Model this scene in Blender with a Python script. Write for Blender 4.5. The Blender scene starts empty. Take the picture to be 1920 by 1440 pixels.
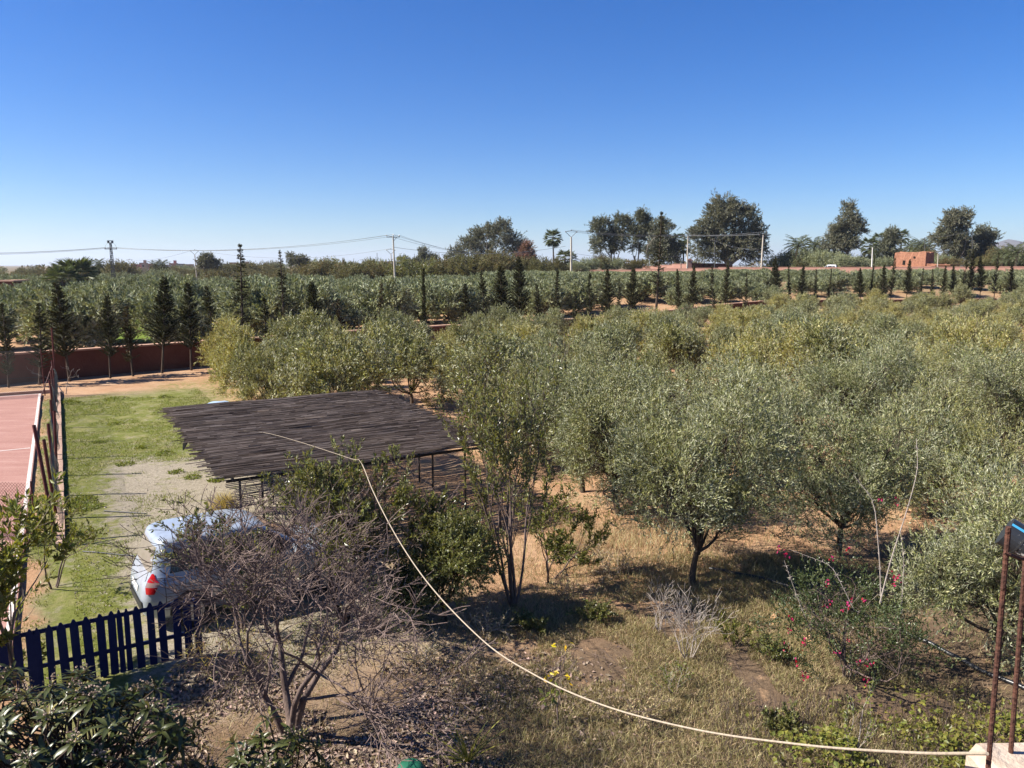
import bpy, math, random
import numpy as np
from mathutils import Vector, Matrix

# ------------------------------------------------------------------ camera, sky, sun, exposure
SC = bpy.context.scene
COL = SC.collection
H, PITCH, F = 6.5, math.radians(8.8), 1440.0          # eye height, downward pitch, focal length in 1920-px units
CP, SP = math.cos(PITCH), math.sin(PITCH)
cd = bpy.data.cameras.new('camera'); cam = bpy.data.objects.new('camera', cd); COL.objects.link(cam)
cam.location = (0, 0, H); cam.rotation_euler = (math.radians(90) - PITCH, 0, 0)
cd.sensor_width = 36; cd.lens = 27.0; cd.clip_start = 0.05; cd.clip_end = 40000
SC.camera = cam
SUN_EL, SUN_AZ = math.radians(41), math.radians(-97)   # azimuth measured clockwise from the view direction (+Y)
W = bpy.data.worlds.new('World'); SC.world = W; W.use_nodes = True
wn = W.node_tree.nodes; wl = W.node_tree.links
sky = wn.new('ShaderNodeTexSky'); sky.sky_type = 'NISHITA'; sky.sun_disc = False
sky.sun_elevation = SUN_EL; sky.sun_rotation = SUN_AZ
sky.altitude = 450; sky.air_density = 1.0; sky.dust_density = 0.3; sky.ozone_density = 8.0
wn['Background'].inputs['Strength'].default_value = 0.062
hsv = wn.new('ShaderNodeHueSaturation'); hsv.inputs['Saturation'].default_value = 1.25; hsv.inputs['Hue'].default_value = 0.512
wl.new(sky.outputs[0], hsv.inputs['Color']); wl.new(hsv.outputs[0], wn['Background'].inputs['Color'])
sd = bpy.data.lights.new('sun', 'SUN'); sun = bpy.data.objects.new('sun', sd); COL.objects.link(sun)
sd.energy = 5.0; sd.angle = math.radians(0.53); sd.color = (1.0, 0.94, 0.84)
sdir = Vector((math.sin(SUN_AZ) * math.cos(SUN_EL), math.cos(SUN_AZ) * math.cos(SUN_EL), math.sin(SUN_EL)))
sun.rotation_euler = sdir.to_track_quat('Z', 'Y').to_euler(); sun.location = sdir * 60
vs = SC.view_settings
vs.view_transform = 'Standard'; vs.look = 'None'; vs.exposure = 1.25; vs.gamma = 1.0; vs.use_curve_mapping = False
SC.render.engine = 'CYCLES'
cy = SC.cycles
cy.max_bounces = 6; cy.diffuse_bounces = 2; cy.glossy_bounces = 2; cy.transmission_bounces = 3; cy.transparent_max_bounces = 6
cy.volume_bounces = 0; cy.use_denoising = True
try:
    cy.denoiser = 'OPENIMAGEDENOISE'; cy.denoising_prefilter = 'ACCURATE'
except Exception:
    pass
cy.caustics_reflective = False; cy.caustics_refractive = False

# ------------------------------------------------------------------ placing helpers
def rayd(px, py):
    u, v = (px - 960) / F, (py - 720) / F
    return u, CP - v * SP, -(SP + v * CP)
def gpt(px, py, z=0.0):                 # the point at height z seen at a spot of the photograph
    x, y, d = rayd(px, py); t = (z - H) / d
    return np.array([x * t, y * t, z])
def dpt(px, py, Y):                     # the point at forward distance Y seen there
    x, y, d = rayd(px, py); t = Y / y
    return np.array([x * t, Y, H + d * t])
DA = np.array([-0.506, 0.863]); DB = np.array([0.863, 0.506])   # the property's own axes
def ab(a, b): return DA * a + DB * b
def sst(e0, e1, x):
    t = np.clip((np.asarray(x, float) - e0) / (e1 - e0), 0, 1); return t * t * (3 - 2 * t)
def vnoise(x, y, seed=0):               # smooth value noise
    x = np.asarray(x, float); y = np.asarray(y, float)
    xi = np.floor(x); yi = np.floor(y); fx = x - xi; fy = y - yi
    fx = fx * fx * (3 - 2 * fx); fy = fy * fy * (3 - 2 * fy)
    def h(a, b):
        s = np.sin(a * 127.1 + b * 311.7 + seed * 74.7) * 43758.5453
        return s - np.floor(s)
    return (h(xi, yi) * (1 - fx) + h(xi + 1, yi) * fx) * (1 - fy) + (h(xi, yi + 1) * (1 - fx) + h(xi + 1, yi + 1) * fx) * fy
def tz(X, Y):                           # the lie of the land: flat, rising gently far off to the right
    X = np.asarray(X, float); Y = np.asarray(Y, float)
    r = 4.6 * sst(80, 145, Y) * sst(-0.10, 0.12, X / np.maximum(np.abs(Y), 1.0))
    d = np.hypot(X, Y)
    r = r * (1 - sst(600, 2500, d))
    bump = (vnoise(X * .6, Y * .6, 3) - .5) * .16 + (vnoise(X * 1.9, Y * 1.9, 5) - .5) * .08
    a = X * DA[0] + Y * DA[1]; b = X * DB[0] + Y * DB[1]
    orch = sst(8.5, 11, b) * sst(3, 6, a)
    r = r + bump * (0.25 + 0.75 * orch) * (1 - sst(60, 120, d))
    return r - 0.02
def tz1(x, y): return float(tz(x, y))
ORD = 'first second third fourth fifth sixth seventh eighth ninth tenth eleventh twelfth thirteenth fourteenth fifteenth sixteenth seventeenth eighteenth nineteenth twentieth'.split()
def ordw(i):
    tens = {20: 'twenty', 30: 'thirty', 40: 'forty', 50: 'fifty'}
    n = i + 1
    if n <= 20: return ORD[i]
    t = n // 10 * 10
    return tens[t] + '-' + ORD[n - t - 1] if n > t else tens[t][:-1] + 'ieth'

# ------------------------------------------------------------------ mesh helpers
def nrm(v):
    return v / np.maximum(np.linalg.norm(v, axis=-1, keepdims=True), 1e-9)
def mesh_np(name, V, Fs, mats, smooth=False, midx=None):
    """V (n,3); Fs list of index arrays (m,k)"""
    me = bpy.data.meshes.new(name)
    V = np.ascontiguousarray(V, np.float32)
    Fs = [np.asarray(f, np.int32) for f in Fs if len(f)]
    me.vertices.add(len(V)); me.vertices.foreach_set('co', V.ravel())
    idx = np.concatenate([f.ravel() for f in Fs]) if Fs else np.zeros(0, np.int32)
    tot = np.concatenate([np.full(len(f), f.shape[1], np.int32) for f in Fs]) if Fs else np.zeros(0, np.int32)
    st = np.concatenate([[0], np.cumsum(tot)[:-1]]).astype(np.int32) if len(tot) else tot
    me.loops.add(len(idx)); me.loops.foreach_set('vertex_index', idx)
    me.polygons.add(len(tot)); me.polygons.foreach_set('loop_start', st); me.polygons.foreach_set('loop_total', tot)
    if midx is not None: me.polygons.foreach_set('material_index', np.asarray(midx, np.int32))
    me.polygons.foreach_set('use_smooth', np.full(len(tot), bool(smooth)))
    me.update(calc_edges=True)
    for m in (mats if isinstance(mats, (list, tuple)) else [mats]): me.materials.append(m)
    return me
class MB:
    """collects pieces of geometry for ONE mesh"""
    def __init__(s): s.V = []; s.Q = []; s.T = []; s.n = 0; s.P = []
    def add(s, V, Q=None, T=None):
        V = np.asarray(V, float).reshape(-1, 3)
        if Q is not None and len(Q): s.Q.append(np.asarray(Q) + s.n)
        if T is not None and len(T): s.T.append(np.asarray(T) + s.n)
        s.V.append(V); s.n += len(V); return s
    def box(s, c, size, R=None):
        x, y, z = np.asarray(size) / 2
        V = np.array([[-x, -y, -z], [x, -y, -z], [x, y, -z], [-x, y, -z], [-x, -y, z], [x, -y, z], [x, y, z], [-x, y, z]])
        if R is not None: V = V @ np.asarray(R).T
        return s.add(V + np.asarray(c), [[0, 3, 2, 1], [4, 5, 6, 7], [0, 1, 5, 4], [1, 2, 6, 5], [2, 3, 7, 6], [3, 0, 4, 7]])
    def segs(s, p0, p1, r0, r1, k=5):
        p0 = np.asarray(p0, float).reshape(-1, 3); p1 = np.asarray(p1, float).reshape(-1, 3)
        n = len(p0); r0 = np.broadcast_to(r0, n); r1 = np.broadcast_to(r1, n)
        d = nrm(p1 - p0); ref = np.where(np.abs(d[:, 2:3]) > .9, [[1., 0, 0]], [[0, 0, 1.]])
        u = nrm(np.cross(d, ref)); w = np.cross(d, u)
        an = np.arange(k) * 2 * math.pi / k
        c = np.cos(an)[None, :, None]; si = np.sin(an)[None, :, None]
        ring = u[:, None] * c + w[:, None] * si
        A = p0[:, None] + ring * r0[:, None, None]; B = p1[:, None] + ring * r1[:, None, None]
        V = np.concatenate([A, B], 1).reshape(-1, 3)
        base = (np.arange(n) * 2 * k)[:, None]; i = np.arange(k); j = (i + 1) % k
        Q = np.stack([base + i, base + j, base + j + k, base + i + k], -1).reshape(-1, 4)
        return s.add(V, Q)
    def tube(s, pts, rad, k=6, cap=True):
        P = np.asarray(pts, float); n = len(P); rad = np.broadcast_to(rad, n)
        d = np.gradient(P, axis=0); d = nrm(d)
        ref = np.array([0, 0, 1.]) if abs(d[0][2]) < .9 else np.array([1., 0, 0])
        u = nrm(np.cross(d[0], ref)); V = []
        an = np.arange(k) * 2 * math.pi / k
        for i in range(n):
            u = nrm(u - d[i] * np.dot(u, d[i])); w = np.cross(d[i], u)
            V.append(P[i] + rad[i] * (np.cos(an)[:, None] * u + np.sin(an)[:, None] * w))
        V = np.concatenate(V); i = np.arange(k); j = (i + 1) % k
        Q = np.concatenate([np.stack([m * k + i, m * k + j, (m + 1) * k + j, (m + 1) * k + i], -1) for m in range(n - 1)])
        s.add(V, Q)
        if cap:
            s.add(np.concatenate([V[:k], [P[0]]]), T=np.stack([j, i, np.full(k, k)], -1))
            s.add(np.concatenate([V[-k:], [P[-1]]]), T=np.stack([i, j, np.full(k, k)], -1))
        return s
    def leaves(s, base, d, ln, wd, rng, fold=.12, up=None, pos=.45):
        n = len(base); ln = np.broadcast_to(ln, n)[:, None]; wd = np.broadcast_to(wd, n)[:, None]
        ref = rng.normal(size=(n, 3)) if up is None else up + rng.normal(size=(n, 3)) * .45
        side = nrm(np.cross(d, ref)); nn = np.cross(side, d)
        mid = base + d * ln * pos - nn * ln * fold * .3
        tip = base + d * ln - nn * ln * fold
        V = np.stack([base, mid + side * wd / 2 + nn * wd * .18, tip, mid - side * wd / 2 + nn * wd * .18], 1).reshape(-1, 3)
        Q = np.arange(n * 4).reshape(-1, 4)
        return s.add(V, Q)
    def mesh(s, name, mats, smooth=False):
        V = np.concatenate(s.V) if s.V else np.zeros((0, 3))
        Fs = []
        if s.Q: Fs.append(np.concatenate(s.Q))
        if s.T: Fs.append(np.concatenate(s.T))
        return mesh_np(name, V, Fs, mats, smooth)
    def build(s, name, mats, parent=None, smooth=False):
        return link(name, s.mesh(name, mats, smooth), parent)
def link(name, me, parent=None):
    o = bpy.data.objects.new(name, me); COL.objects.link(o)
    if parent is not None: o.parent = parent
    return o
def empty(name, loc=(0, 0, 0), rz=0.0):
    o = bpy.data.objects.new(name, None); COL.objects.link(o); o.location = [float(c) for c in loc]; o.rotation_euler = (0, 0, rz)
    o.empty_display_size = .2
    return o
def tag(o, label=None, cat=None, group=None, kind=None):
    if label: o['label'] = label
    if cat: o['category'] = cat
    if group: o['group'] = group
    if kind: o['kind'] = kind
    return o
def thing(name, loc, label, cat, group=None, rz=0.0, parts=()):
    o = tag(empty(name, loc, rz), label, cat, group)
    for pn, me in parts: link(pn, me, o)
    return o
def rotz(a):
    c, s = math.cos(a), math.sin(a); return np.array([[c, -s, 0], [s, c, 0], [0, 0, 1.]])
ANG_B = math.atan2(DB[1], DB[0])                        # the property's cross direction, about 30 degrees

# ------------------------------------------------------------------ materials
class N:
    def __init__(s, name):
        s.m = bpy.data.materials.new(name); s.m.use_nodes = True; s.t = s.m.node_tree
        s.t.nodes.clear(); s.out = s.t.nodes.new('ShaderNodeOutputMaterial')
    def n(s, typ, ins=None, **kw):
        x = s.t.nodes.new('ShaderNode' + typ)
        for k, v in kw.items(): setattr(x, k, v)
        for k, v in (ins or {}).items(): s.set(x.inputs[k], v)
        return x
    def set(s, sock, v):
        if isinstance(v, bpy.types.NodeSocket): s.t.links.new(v, sock)
        else:
            if sock.type == 'RGBA' and len(v) == 3: v = (*v, 1)
            sock.default_value = v
    def math(s, op, a, b=0.0, c=None, clamp=False):
        x = s.n('Math', operation=op, use_clamp=clamp); s.set(x.inputs[0], a); s.set(x.inputs[1], b)
        if c is not None: s.set(x.inputs[2], c)
        return x.outputs[0]
    def mix(s, f, a, b, mode='MIX'):
        x = s.n('Mix', data_type='RGBA', blend_type=mode)
        s.set(x.inputs[0], f); s.set(x.inputs[6], a); s.set(x.inputs[7], b); return x.outputs[2]
    def noise(s, scale, detail=4, rough=.6, vec=None, dist=0.0):
        x = s.n('TexNoise', {'Scale': scale, 'Detail': detail, 'Roughness': rough, 'Distortion': dist})
        if vec is not None: s.set(x.inputs['Vector'], vec)
        return x.outputs['Fac']
    def rng(s, v, a, b, c=0.0, d=1.0, smooth=True):
        x = s.n('MapRange', {0: v, 1: a, 2: b, 3: c, 4: d}, interpolation_type='SMOOTHSTEP' if smooth else 'LINEAR', clamp=True) if smooth else s.n('MapRange', {0: v, 1: a, 2: b, 3: c, 4: d})
        return x.outputs[0]
    def ramp(s, f, stops):
        x = s.n('ValToRGB', {0: f}); e = x.color_ramp.elements
        while len(e) < len(stops): e.new(.5)
        for el, (p, c) in zip(e, stops): el.position = p; el.color = (*c, 1)
        return x.outputs[0]
    def bump(s, h, strength=.3, dist=.02, normal=None):
        x = s.n('Bump', {'Strength': strength, 'Distance': dist, 'Height': h})
        return x.outputs[0]
    def bsdf(s, col, rough=.7, spec=.3, normal=None, metal=0.0, **kw):
        x = s.n('BsdfPrincipled', {'Base Color': col, 'Roughness': rough, 'Specular IOR Level': spec, 'Metallic': metal})
        if normal is not None: s.set(x.inputs['Normal'], normal)
        for k, v in kw.items(): s.set(x.inputs[k.replace('_', ' ')], v)
        return x.outputs[0]
    def done(s, sh):
        s.t.links.new(sh, s.out.inputs['Surface']); return s.m
def leaf_mat(name, front, back=None, alt=None, rough=.5, spec=.3, trans=.3, var=.35, tcol=None, hue=.03, patch=0.0):
    g = N(name); geo = g.n('NewGeometry'); oi = g.n('ObjectInfo')
    col = front
    if alt is not None: col = g.mix(oi.outputs['Random'], front, alt)
    if back is not None: col = g.mix(geo.outputs['Backfacing'], col if not isinstance(col, tuple) else (*col, 1), back)
    r = geo.outputs['Random Per Island']
    val = g.math('MULTIPLY_ADD', r, 2 * var, 1 - var)
    r2 = g.math('FRACT', g.math('MULTIPLY', r, 7.31))
    hv = g.math('MULTIPLY_ADD', r2, 2 * hue, .5 - hue)
    hs = g.n('HueSaturation', {'Hue': hv, 'Saturation': 1.0, 'Value': val}); g.set(hs.inputs['Color'], col)
    c = hs.outputs[0]
    if patch:                      # younger, yellower shoots in patches of the crown
        co = g.n('TexCoord'); pn = g.noise(1.15, 3, .6, co.outputs['Object'])
        c = g.mix(g.rng(pn, .40, .66, 0, patch), c, g.mix(1.0, c, (1.32, 1.26, .86), 'MULTIPLY'))
    p = g.bsdf(c, rough, spec)
    tc = g.mix(1.0, c, tcol or (1.25, 1.2, .55), 'MULTIPLY')
    t = g.n('BsdfTranslucent'); g.set(t.inputs[0], tc)
    mx = g.n('MixShader', {0: trans}); g.set(mx.inputs[1], p); g.set(mx.inputs[2], t.outputs[0])
    return g.done(mx.outputs[0])
def bark_mat(name, c1, c2, scale=9.0, rough=.9):
    g = N(name); co = g.n('TexCoord'); mp = g.n('Mapping', {'Scale': (1, 1, .25)}); g.set(mp.inputs[0], co.outputs['Object'])
    f = g.noise(scale, 6, .65, mp.outputs[0]); col = g.ramp(f, [(.3, c1), (.7, c2)])
    return g.done(g.bsdf(col, rough, .15, g.bump(f, .7, .03)))
def plain(name, c1, c2=None, scale=6.0, rough=.7, spec=.3, bump=0.0, metal=0.0, detail=5):
    g = N(name); co = g.n('TexCoord')
    f = g.noise(scale, detail, .6, co.outputs['Object'])
    col = g.ramp(f, [(.3, c1), (.7, c2 or tuple(v * .8 for v in c1))])
    return g.done(g.bsdf(col, rough, spec, g.bump(f, bump, .02) if bump else None, metal))
MAT = {}
MAT['olive'] = leaf_mat('olive leaf', (.140, .150, .056), (.27, .27, .165), (.19, .182, .058), .42, .35, .22, .55, patch=.8)
MAT['olive_silver'] = leaf_mat('silver olive leaf', (.125, .142, .060), (.28, .285, .185), (.165, .170, .066), .42, .38, .20, .55, patch=.65)
MAT['olive_gold'] = leaf_mat('yellow olive leaf', (.225, .212, .064), (.35, .33, .18), (.25, .225, .066), .45, .35, .28, .45, patch=.7)
MAT['olive_far'] = leaf_mat('blue grey olive leaf', (.140, .160, .086), (.25, .27, .185), (.165, .175, .085), .55, .18, .16, .5, patch=.6)
MAT['conifer'] = leaf_mat('dark conifer needles', (.042, .046, .019), (.048, .052, .022), (.062, .057, .023), .6, .2, .12, .45)
MAT['conifer_brown'] = leaf_mat('rusty conifer needles', (.070, .050, .022), (.08, .055, .025), (.055, .055, .022), .6, .2, .12, .45)
MAT['euc'] = leaf_mat('eucalyptus leaf', (.105, .108, .062), (.14, .145, .095), (.125, .112, .070), .5, .35, .2, .4)
MAT['thicket'] = leaf_mat('thicket leaf', (.115, .108, .036), (.13, .125, .055), (.16, .112, .044), .6, .25, .25, .45)
MAT['palm'] = leaf_mat('palm frond', (.085, .105, .042), (.11, .13, .06), (.10, .115, .045), .5, .35, .2, .35)
MAT['green'] = leaf_mat('green shrub leaf', (.135, .145, .038), (.19, .19, .08), (.15, .15, .042), .35, .5, .32, .5)
MAT['yellowgreen'] = leaf_mat('yellow green leaf', (.15, .165, .030), (.17, .18, .05), (.17, .17, .03), .45, .4, .38, .4)
MAT['darkgreen'] = leaf_mat('small dark leaf', (.052, .070, .022), (.08, .10, .04), (.06, .075, .025), .4, .45, .3, .45)
MAT['loquat'] = leaf_mat('leathery leaf', (.046, .058, .014), (.17, .15, .08), None, .38, .45, .10, .45)
MAT['loquat_young'] = leaf_mat('young leathery leaf', (.26, .24, .07), (.30, .27, .12), None, .5, .4, .3, .25)
MAT['yellow'] = leaf_mat('yellow leaf', (.55, .38, .02), (.5, .36, .04), None, .5, .3, .35, .2)
MAT['pink'] = leaf_mat('magenta bract', (.36, .012, .075), (.38, .02, .10), None, .5, .3, .35, .3, (1.2, .6, .8))
MAT['yucca'] = leaf_mat('sword leaf', (.20, .205, .035), (.22, .22, .05), None, .4, .4, .25, .3)
MAT['lawn'] = leaf_mat('lawn blade', (.155, .180, .030), (.17, .19, .04), None, .5, .3, .35, .4)
MAT['dry'] = leaf_mat('dry grass blade', (.39, .315, .175), (.41, .33, .19), None, .6, .2, .3, .4, (1.1, 1.0, .8))
MAT['dryolive'] = leaf_mat('half dry grass blade', (.21, .185, .08), (.22, .195, .085), None, .6, .2, .3, .4)
MAT['litter'] = leaf_mat('fallen leaf', (.27, .20, .155), (.36, .29, .235), None, .75, .2, .12, .6, (1.1, 1.0, .8))
MAT['straw'] = leaf_mat('straw tuft', (.42, .34, .12), (.42, .34, .12), None, .6, .2, .3, .3, (1.1, 1.0, .8))
MAT['bark'] = bark_mat('olive bark', (.035, .026, .020), (.115, .085, .062))
MAT['bark_pale'] = bark_mat('pale bark', (.16, .13, .10), (.36, .31, .26))
MAT['bark_dark'] = bark_mat('dark bark', (.030, .020, .016), (.085, .060, .046))
MAT['twig'] = bark_mat('reddish grey twig', (.070, .048, .041), (.205, .150, .128), 14)
MAT['twig_mid'] = bark_mat('grey brown stem', (.13, .10, .08), (.30, .245, .20), 14)
MAT['twig_pale'] = bark_mat('bleached twig', (.24, .20, .17), (.42, .36, .31), 14)

# ------------------------------------------------------------------ the ground
def ground_material():
    g = N('ground'); geo = g.n('NewGeometry'); pos = geo.outputs['Position']
    def dot(v):
        x = g.n('VectorMath', {0: pos, 1: v}, operation='DOT_PRODUCT'); return x.outputs['Value']
    n1 = g.noise(.55, 5, .6, pos); n2 = g.noise(3.2, 6, .65, pos); n3 = g.noise(17., 6, .7, pos); n4 = g.noise(70., 3, .7, pos); n0 = g.noise(.13, 4, .6, pos)
    wob = g.math('MULTIPLY_ADD', n1, 3.6, -1.8)
    a = g.math('ADD', dot((DA[0], DA[1], 0)), wob); b = g.math('ADD', dot((DB[0], DB[1], 0)), g.math('MULTIPLY', wob, .55))
    Y = dot((0, 1, 0))
    soil = g.ramp(n2, [(.25, (.27, .150, .082)), (.5, (.40, .235, .132)), (.75, (.50, .315, .185))])
    soil = g.mix(g.rng(n3, .35, .75, 0, .55), soil, (.22, .125, .072))
    soil = g.mix(g.rng(n1, .42, .62, 0, .5), soil, (.46, .31, .20))
    soil = g.mix(g.math('MULTIPLY', g.rng(n2, .52, .66), g.rng(n4, .45, .6, 0, .7)), soil, (.16, .11, .05))
    # stony gravel of the strip beside the court
    grav = g.ramp(n3, [(.3, (.21, .175, .125)), (.5, (.33, .285, .215)), (.72, (.46, .41, .33))])
    grav = g.mix(g.rng(n4, .42, .62, 0, .7), grav, (.15, .125, .09))
    lawn = g.ramp(n3, [(.28, (.080, .092, .018)), (.55, (.145, .158, .036)), (.8, (.225, .215, .075))])
    strip = g.math('MULTIPLY', g.math('MULTIPLY', g.rng(b, -1.2, -.6), g.rng(b, 7.5, 4.5)), g.math('MULTIPLY', g.rng(a, 9, 13), g.rng(a, 45.0, 42.0)))
    col = g.mix(strip, soil, grav)
    edge = g.math('ADD', g.math('MULTIPLY', g.rng(b, 1.6, -.4), .75), g.rng(a, 25, 34))
    thr = g.math('MULTIPLY_ADD', edge, -.36, .585)
    gm = g.math('MULTIPLY', strip, g.rng(g.math('SUBTRACT', g.math('MULTIPLY_ADD', n2, .55, g.math('MULTIPLY', n1, .45)), thr), -.06, .09))
    lawn = g.mix(g.rng(g.noise(1.3, 6, .7, pos), .45, .68, 0, .75), lawn, (.27, .235, .11))
    gm = g.math('MULTIPLY', gm, g.rng(g.noise(2.1, 5, .7, pos), .64, .52, .5, 1))
    col = g.mix(gm, col, lawn)
    # thin green in front of the conifers
    far_g = g.math('MULTIPLY', g.math('MULTIPLY', g.rng(b, 3.0, 5.0), g.rng(b, 12, 9)), g.math('MULTIPLY', g.rng(a, 36, 40), g.rng(a, 48, 45)))
    col = g.mix(g.math('MULTIPLY', far_g, g.rng(n2, .38, .6, 0, .8)), col, lawn)
    # humus and dead grass of the garden below
    gard = g.math('MULTIPLY', g.rng(a, 12.0, 9.5), g.rng(Y, 22, 15))
    hum = g.ramp(n3, [(.3, (.072, .050, .034)), (.55, (.135, .096, .062)), (.8, (.225, .165, .110))])
    hum = g.mix(g.rng(n2, .55, .7, 0, .75), hum, soil)
    col = g.mix(g.math('MULTIPLY', gard, .93), col, hum)
    # weeds between the olives
    wd = g.math('MULTIPLY', g.rng(b, 9, 11), g.rng(n1, .5, .66, 0, .55))
    col = g.mix(g.math('MULTIPLY', wd, g.rng(n3, .4, .62)), col, (.15, .135, .055))
    # scrubland far away
    fr = g.math('MULTIPLY', g.rng(Y, 90, 140), g.rng(n0, .3, .6, .5, 1))
    scr = g.ramp(g.noise(.05, 6, .7, pos), [(.3, (.075, .075, .035)), (.55, (.14, .115, .065)), (.75, (.26, .185, .115))])
    col = g.mix(fr, col, scr)
    h = g.math('ADD', g.math('MULTIPLY', n3, .6), g.math('MULTIPLY', n4, .35))
    bp = g.bump(h, .9, .05)
    return g.done(g.bsdf(col, .95, .1, bp))
def build_ground():
    nr, nt = 250, 280
    r = np.concatenate([np.linspace(0.4, 45, 150), np.geomspace(45.4, 16000, nr - 150)])
    th = np.linspace(-math.pi * .42, math.pi * .42, nt)
    th = np.concatenate([th, np.linspace(math.pi * .42, 2 * math.pi - math.pi * .42, 62)[1:-1]])
    nt = len(th)
    R, T = np.meshgrid(r, th, indexing='ij')
    X = R * np.sin(T); Y = R * np.cos(T); Z = tz(X, Y)
    V = np.stack([X, Y, Z], -1).reshape(-1, 3)
    i, j = np.meshgrid(np.arange(nr - 1), np.arange(nt), indexing='ij'); j2 = (j + 1) % nt
    Q = np.stack([i * nt + j, i * nt + j2, (i + 1) * nt + j2, (i + 1) * nt + j], -1).reshape(-1, 4)
    V = np.concatenate([V, [[0, 0, tz1(0, 0.1)]]]); c = len(V) - 1
    T3 = np.stack([np.arange(nt), np.full(nt, c), (np.arange(nt) + 1) % nt], -1)
    Q = Q[:, ::-1]; T3 = T3[:, ::-1]
    me = mesh_np('ground', V, [Q, T3], ground_material(), smooth=True)
    return tag(link('ground', me), 'sandy orange earth with grass and gravel under the grove', kind='structure')
build_ground()

# ---- the sports court: painted slab, white lines, kerb of blocks and wire fence
g = N('court paint'); geo = g.n('NewGeometry')
mp = g.n('Mapping', {'Rotation': (0, 0, -ANG_B), 'Scale': (.35, 1.6, 1)}); g.set(mp.inputs[0], geo.outputs['Position'])
f = g.noise(1.2, 6, .65, mp.outputs[0]); f2 = g.noise(22, 4, .6, geo.outputs['Position'])
cc = g.ramp(f, [(.25, (.25, .120, .095)), (.55, (.32, .170, .138)), (.8, (.41, .26, .22))])
MAT['court'] = g.done(g.bsdf(g.mix(g.rng(f2, .45, .75, 0, .3), cc, (.5, .33, .27)), .85, .2))
MAT['white'] = plain('worn white paint', (.62, .58, .54), (.45, .36, .32), 4, .8, .2)
CA0, CA1, CB0, CB1 = 14.0, 45.2, -17.0, -1.15
def abbox(mb, a0, a1, b0, b1, z0, z1):
    c = ab((a0 + a1) / 2, (b0 + b1) / 2)
    mb.box((c[0], c[1], (z0 + z1) / 2), (b1 - b0, a1 - a0, z1 - z0), rotz(ANG_B)); return mb
court = tag(abbox(MB(), CA0, CA1, CB0, CB1, -.1, .07).build('sports_court', MAT['court']), 'faded red sports court slab with white lines', kind='structure')
for nm, r in (('edge_line', (CA0, CA1 - .05, CB1 - .13, CB1 - .03)), ('end_line', (CA1 - .14, CA1 - .05, CB0, CB1 - .15)), ('court_line', (31.6, 31.7, CB0, CB1 - .15)), ('court_line', (38.3, 38.4, -9, -3.2))):
    abbox(MB(), *r, .071, .076).build(nm, MAT['white'], court)
rng = np.random.default_rng(4)
MAT['block'] = plain('weathered kerb block', (.40, .27, .20), (.33, .22, .165), 5, .9, .15, .1)
kerb = tag(empty('kerb_wall', (*ab(30, -.42), 0)), 'low kerb of weathered pinkish blocks under the wire fence', 'kerb')
kerb.rotation_euler.z = ANG_B
bl = []
for k in range(3):
    mb = MB(); mb.box((0, 0, .055), (.19 + .004 * k, .985, .13)); bl.append(mb.mesh('block', MAT['block']))
for k in range(26):
    o = link('block', bl[k % 3], kerb); o.location = (rng.normal(0, .003), -9.5 + k, rng.normal(0, .005)); o.rotation_euler.z = rng.normal(0, .006)
kb2 = tag(abbox(MB(), CA1 + .45, CA1 + .72, CB0, -.75, -.05, .16).build('end_kerb', MAT['block']), 'low kerb along the far end of the red court', 'kerb')

MAT['redpost'] = plain('flaking red paint', (.115, .018, .014), (.060, .020, .016), 30, .6, .3, .2)
MAT['wire'] = plain('galvanised green wire', (.115, .150, .130), (.075, .09, .08), 8, .6, .3)
MAT['wire_dark'] = plain('dark wire', (.05, .05, .05), (.035, .03, .03), 8, .6, .3)
def netting(p, q, z0, z1, step, rad, sag, seed):
    """chain-link: two families of slanted wires in the plane from p to q, bellied by sag"""
    rg = np.random.default_rng(seed); p = np.asarray(p, float); q = np.asarray(q, float)
    L = np.linalg.norm(q - p); d = (q - p) / L; nn = np.array([-d[1], d[0]]); h = z1 - z0
    A, B = [], []
    for sgn in (1, -1):
        for s0 in np.arange(-h, L + h, step):
            t = np.linspace(0, 1, 7)
            s = s0 + sgn * t * h; ok = (s >= 0) & (s <= L); s = s[ok]; zz = z0 + t[ok] * h
            if len(s) < 2: continue
            w = sag * (vnoise(s * .8, zz * 1.5, seed) - .5) * 2
            P = np.stack([p[0] + d[0] * s + nn[0] * w, p[1] + d[1] * s + nn[1] * w, zz], -1)
            A.append(P[:-1]); B.append(P[1:])
    mb = MB(); mb.segs(np.concatenate(A), np.concatenate(B), rad, rad, 3); return mb
fence = tag(empty('wire_fence', (*ab(30, -.46), 0)), 'sagging chain-link fence on red posts beside the court', 'fence')
fence.location = (0, 0, 0)
pa = [20.6, 22.6, 24.8, 27.2, 29.8, 32.6, 35.6, 38.6, 41.6, 44.6]
for k, a_ in enumerate(pa):
    p0 = ab(a_, -.50); ln = (.55, -.12) if k == 0 else rng.normal(0, .05, 2)
    hh = (2.75, 2.1, 2.1, 2.05, 2.0, 2.1, 1.95, 2.0, 2.1, 3.4)[k]
    o = MB().segs([[p0[0], p0[1], -.1]], [[p0[0] + (ln[0] if k else -.50), p0[1] + (ln[1] if k else .35), hh]], .042, .042, 8).build('post', MAT['redpost'], fence)
p0 = ab(20.6, -.5); MB().segs([[p0[0] - .25, p0[1] - .9, 0]], [[p0[0] - .05, p0[1] + .02, 1.15]], .025, .025, 8).build('brace', MAT['redpost'], fence)
p0 = ab(44.6, -.5); p1 = ab(43.2, -1.2); MB().segs([[p1[0], p1[1], 0]], [[p0[0], p0[1], 1.7]], .022, .022, 8).build('brace', MAT['redpost'], fence)
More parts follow.
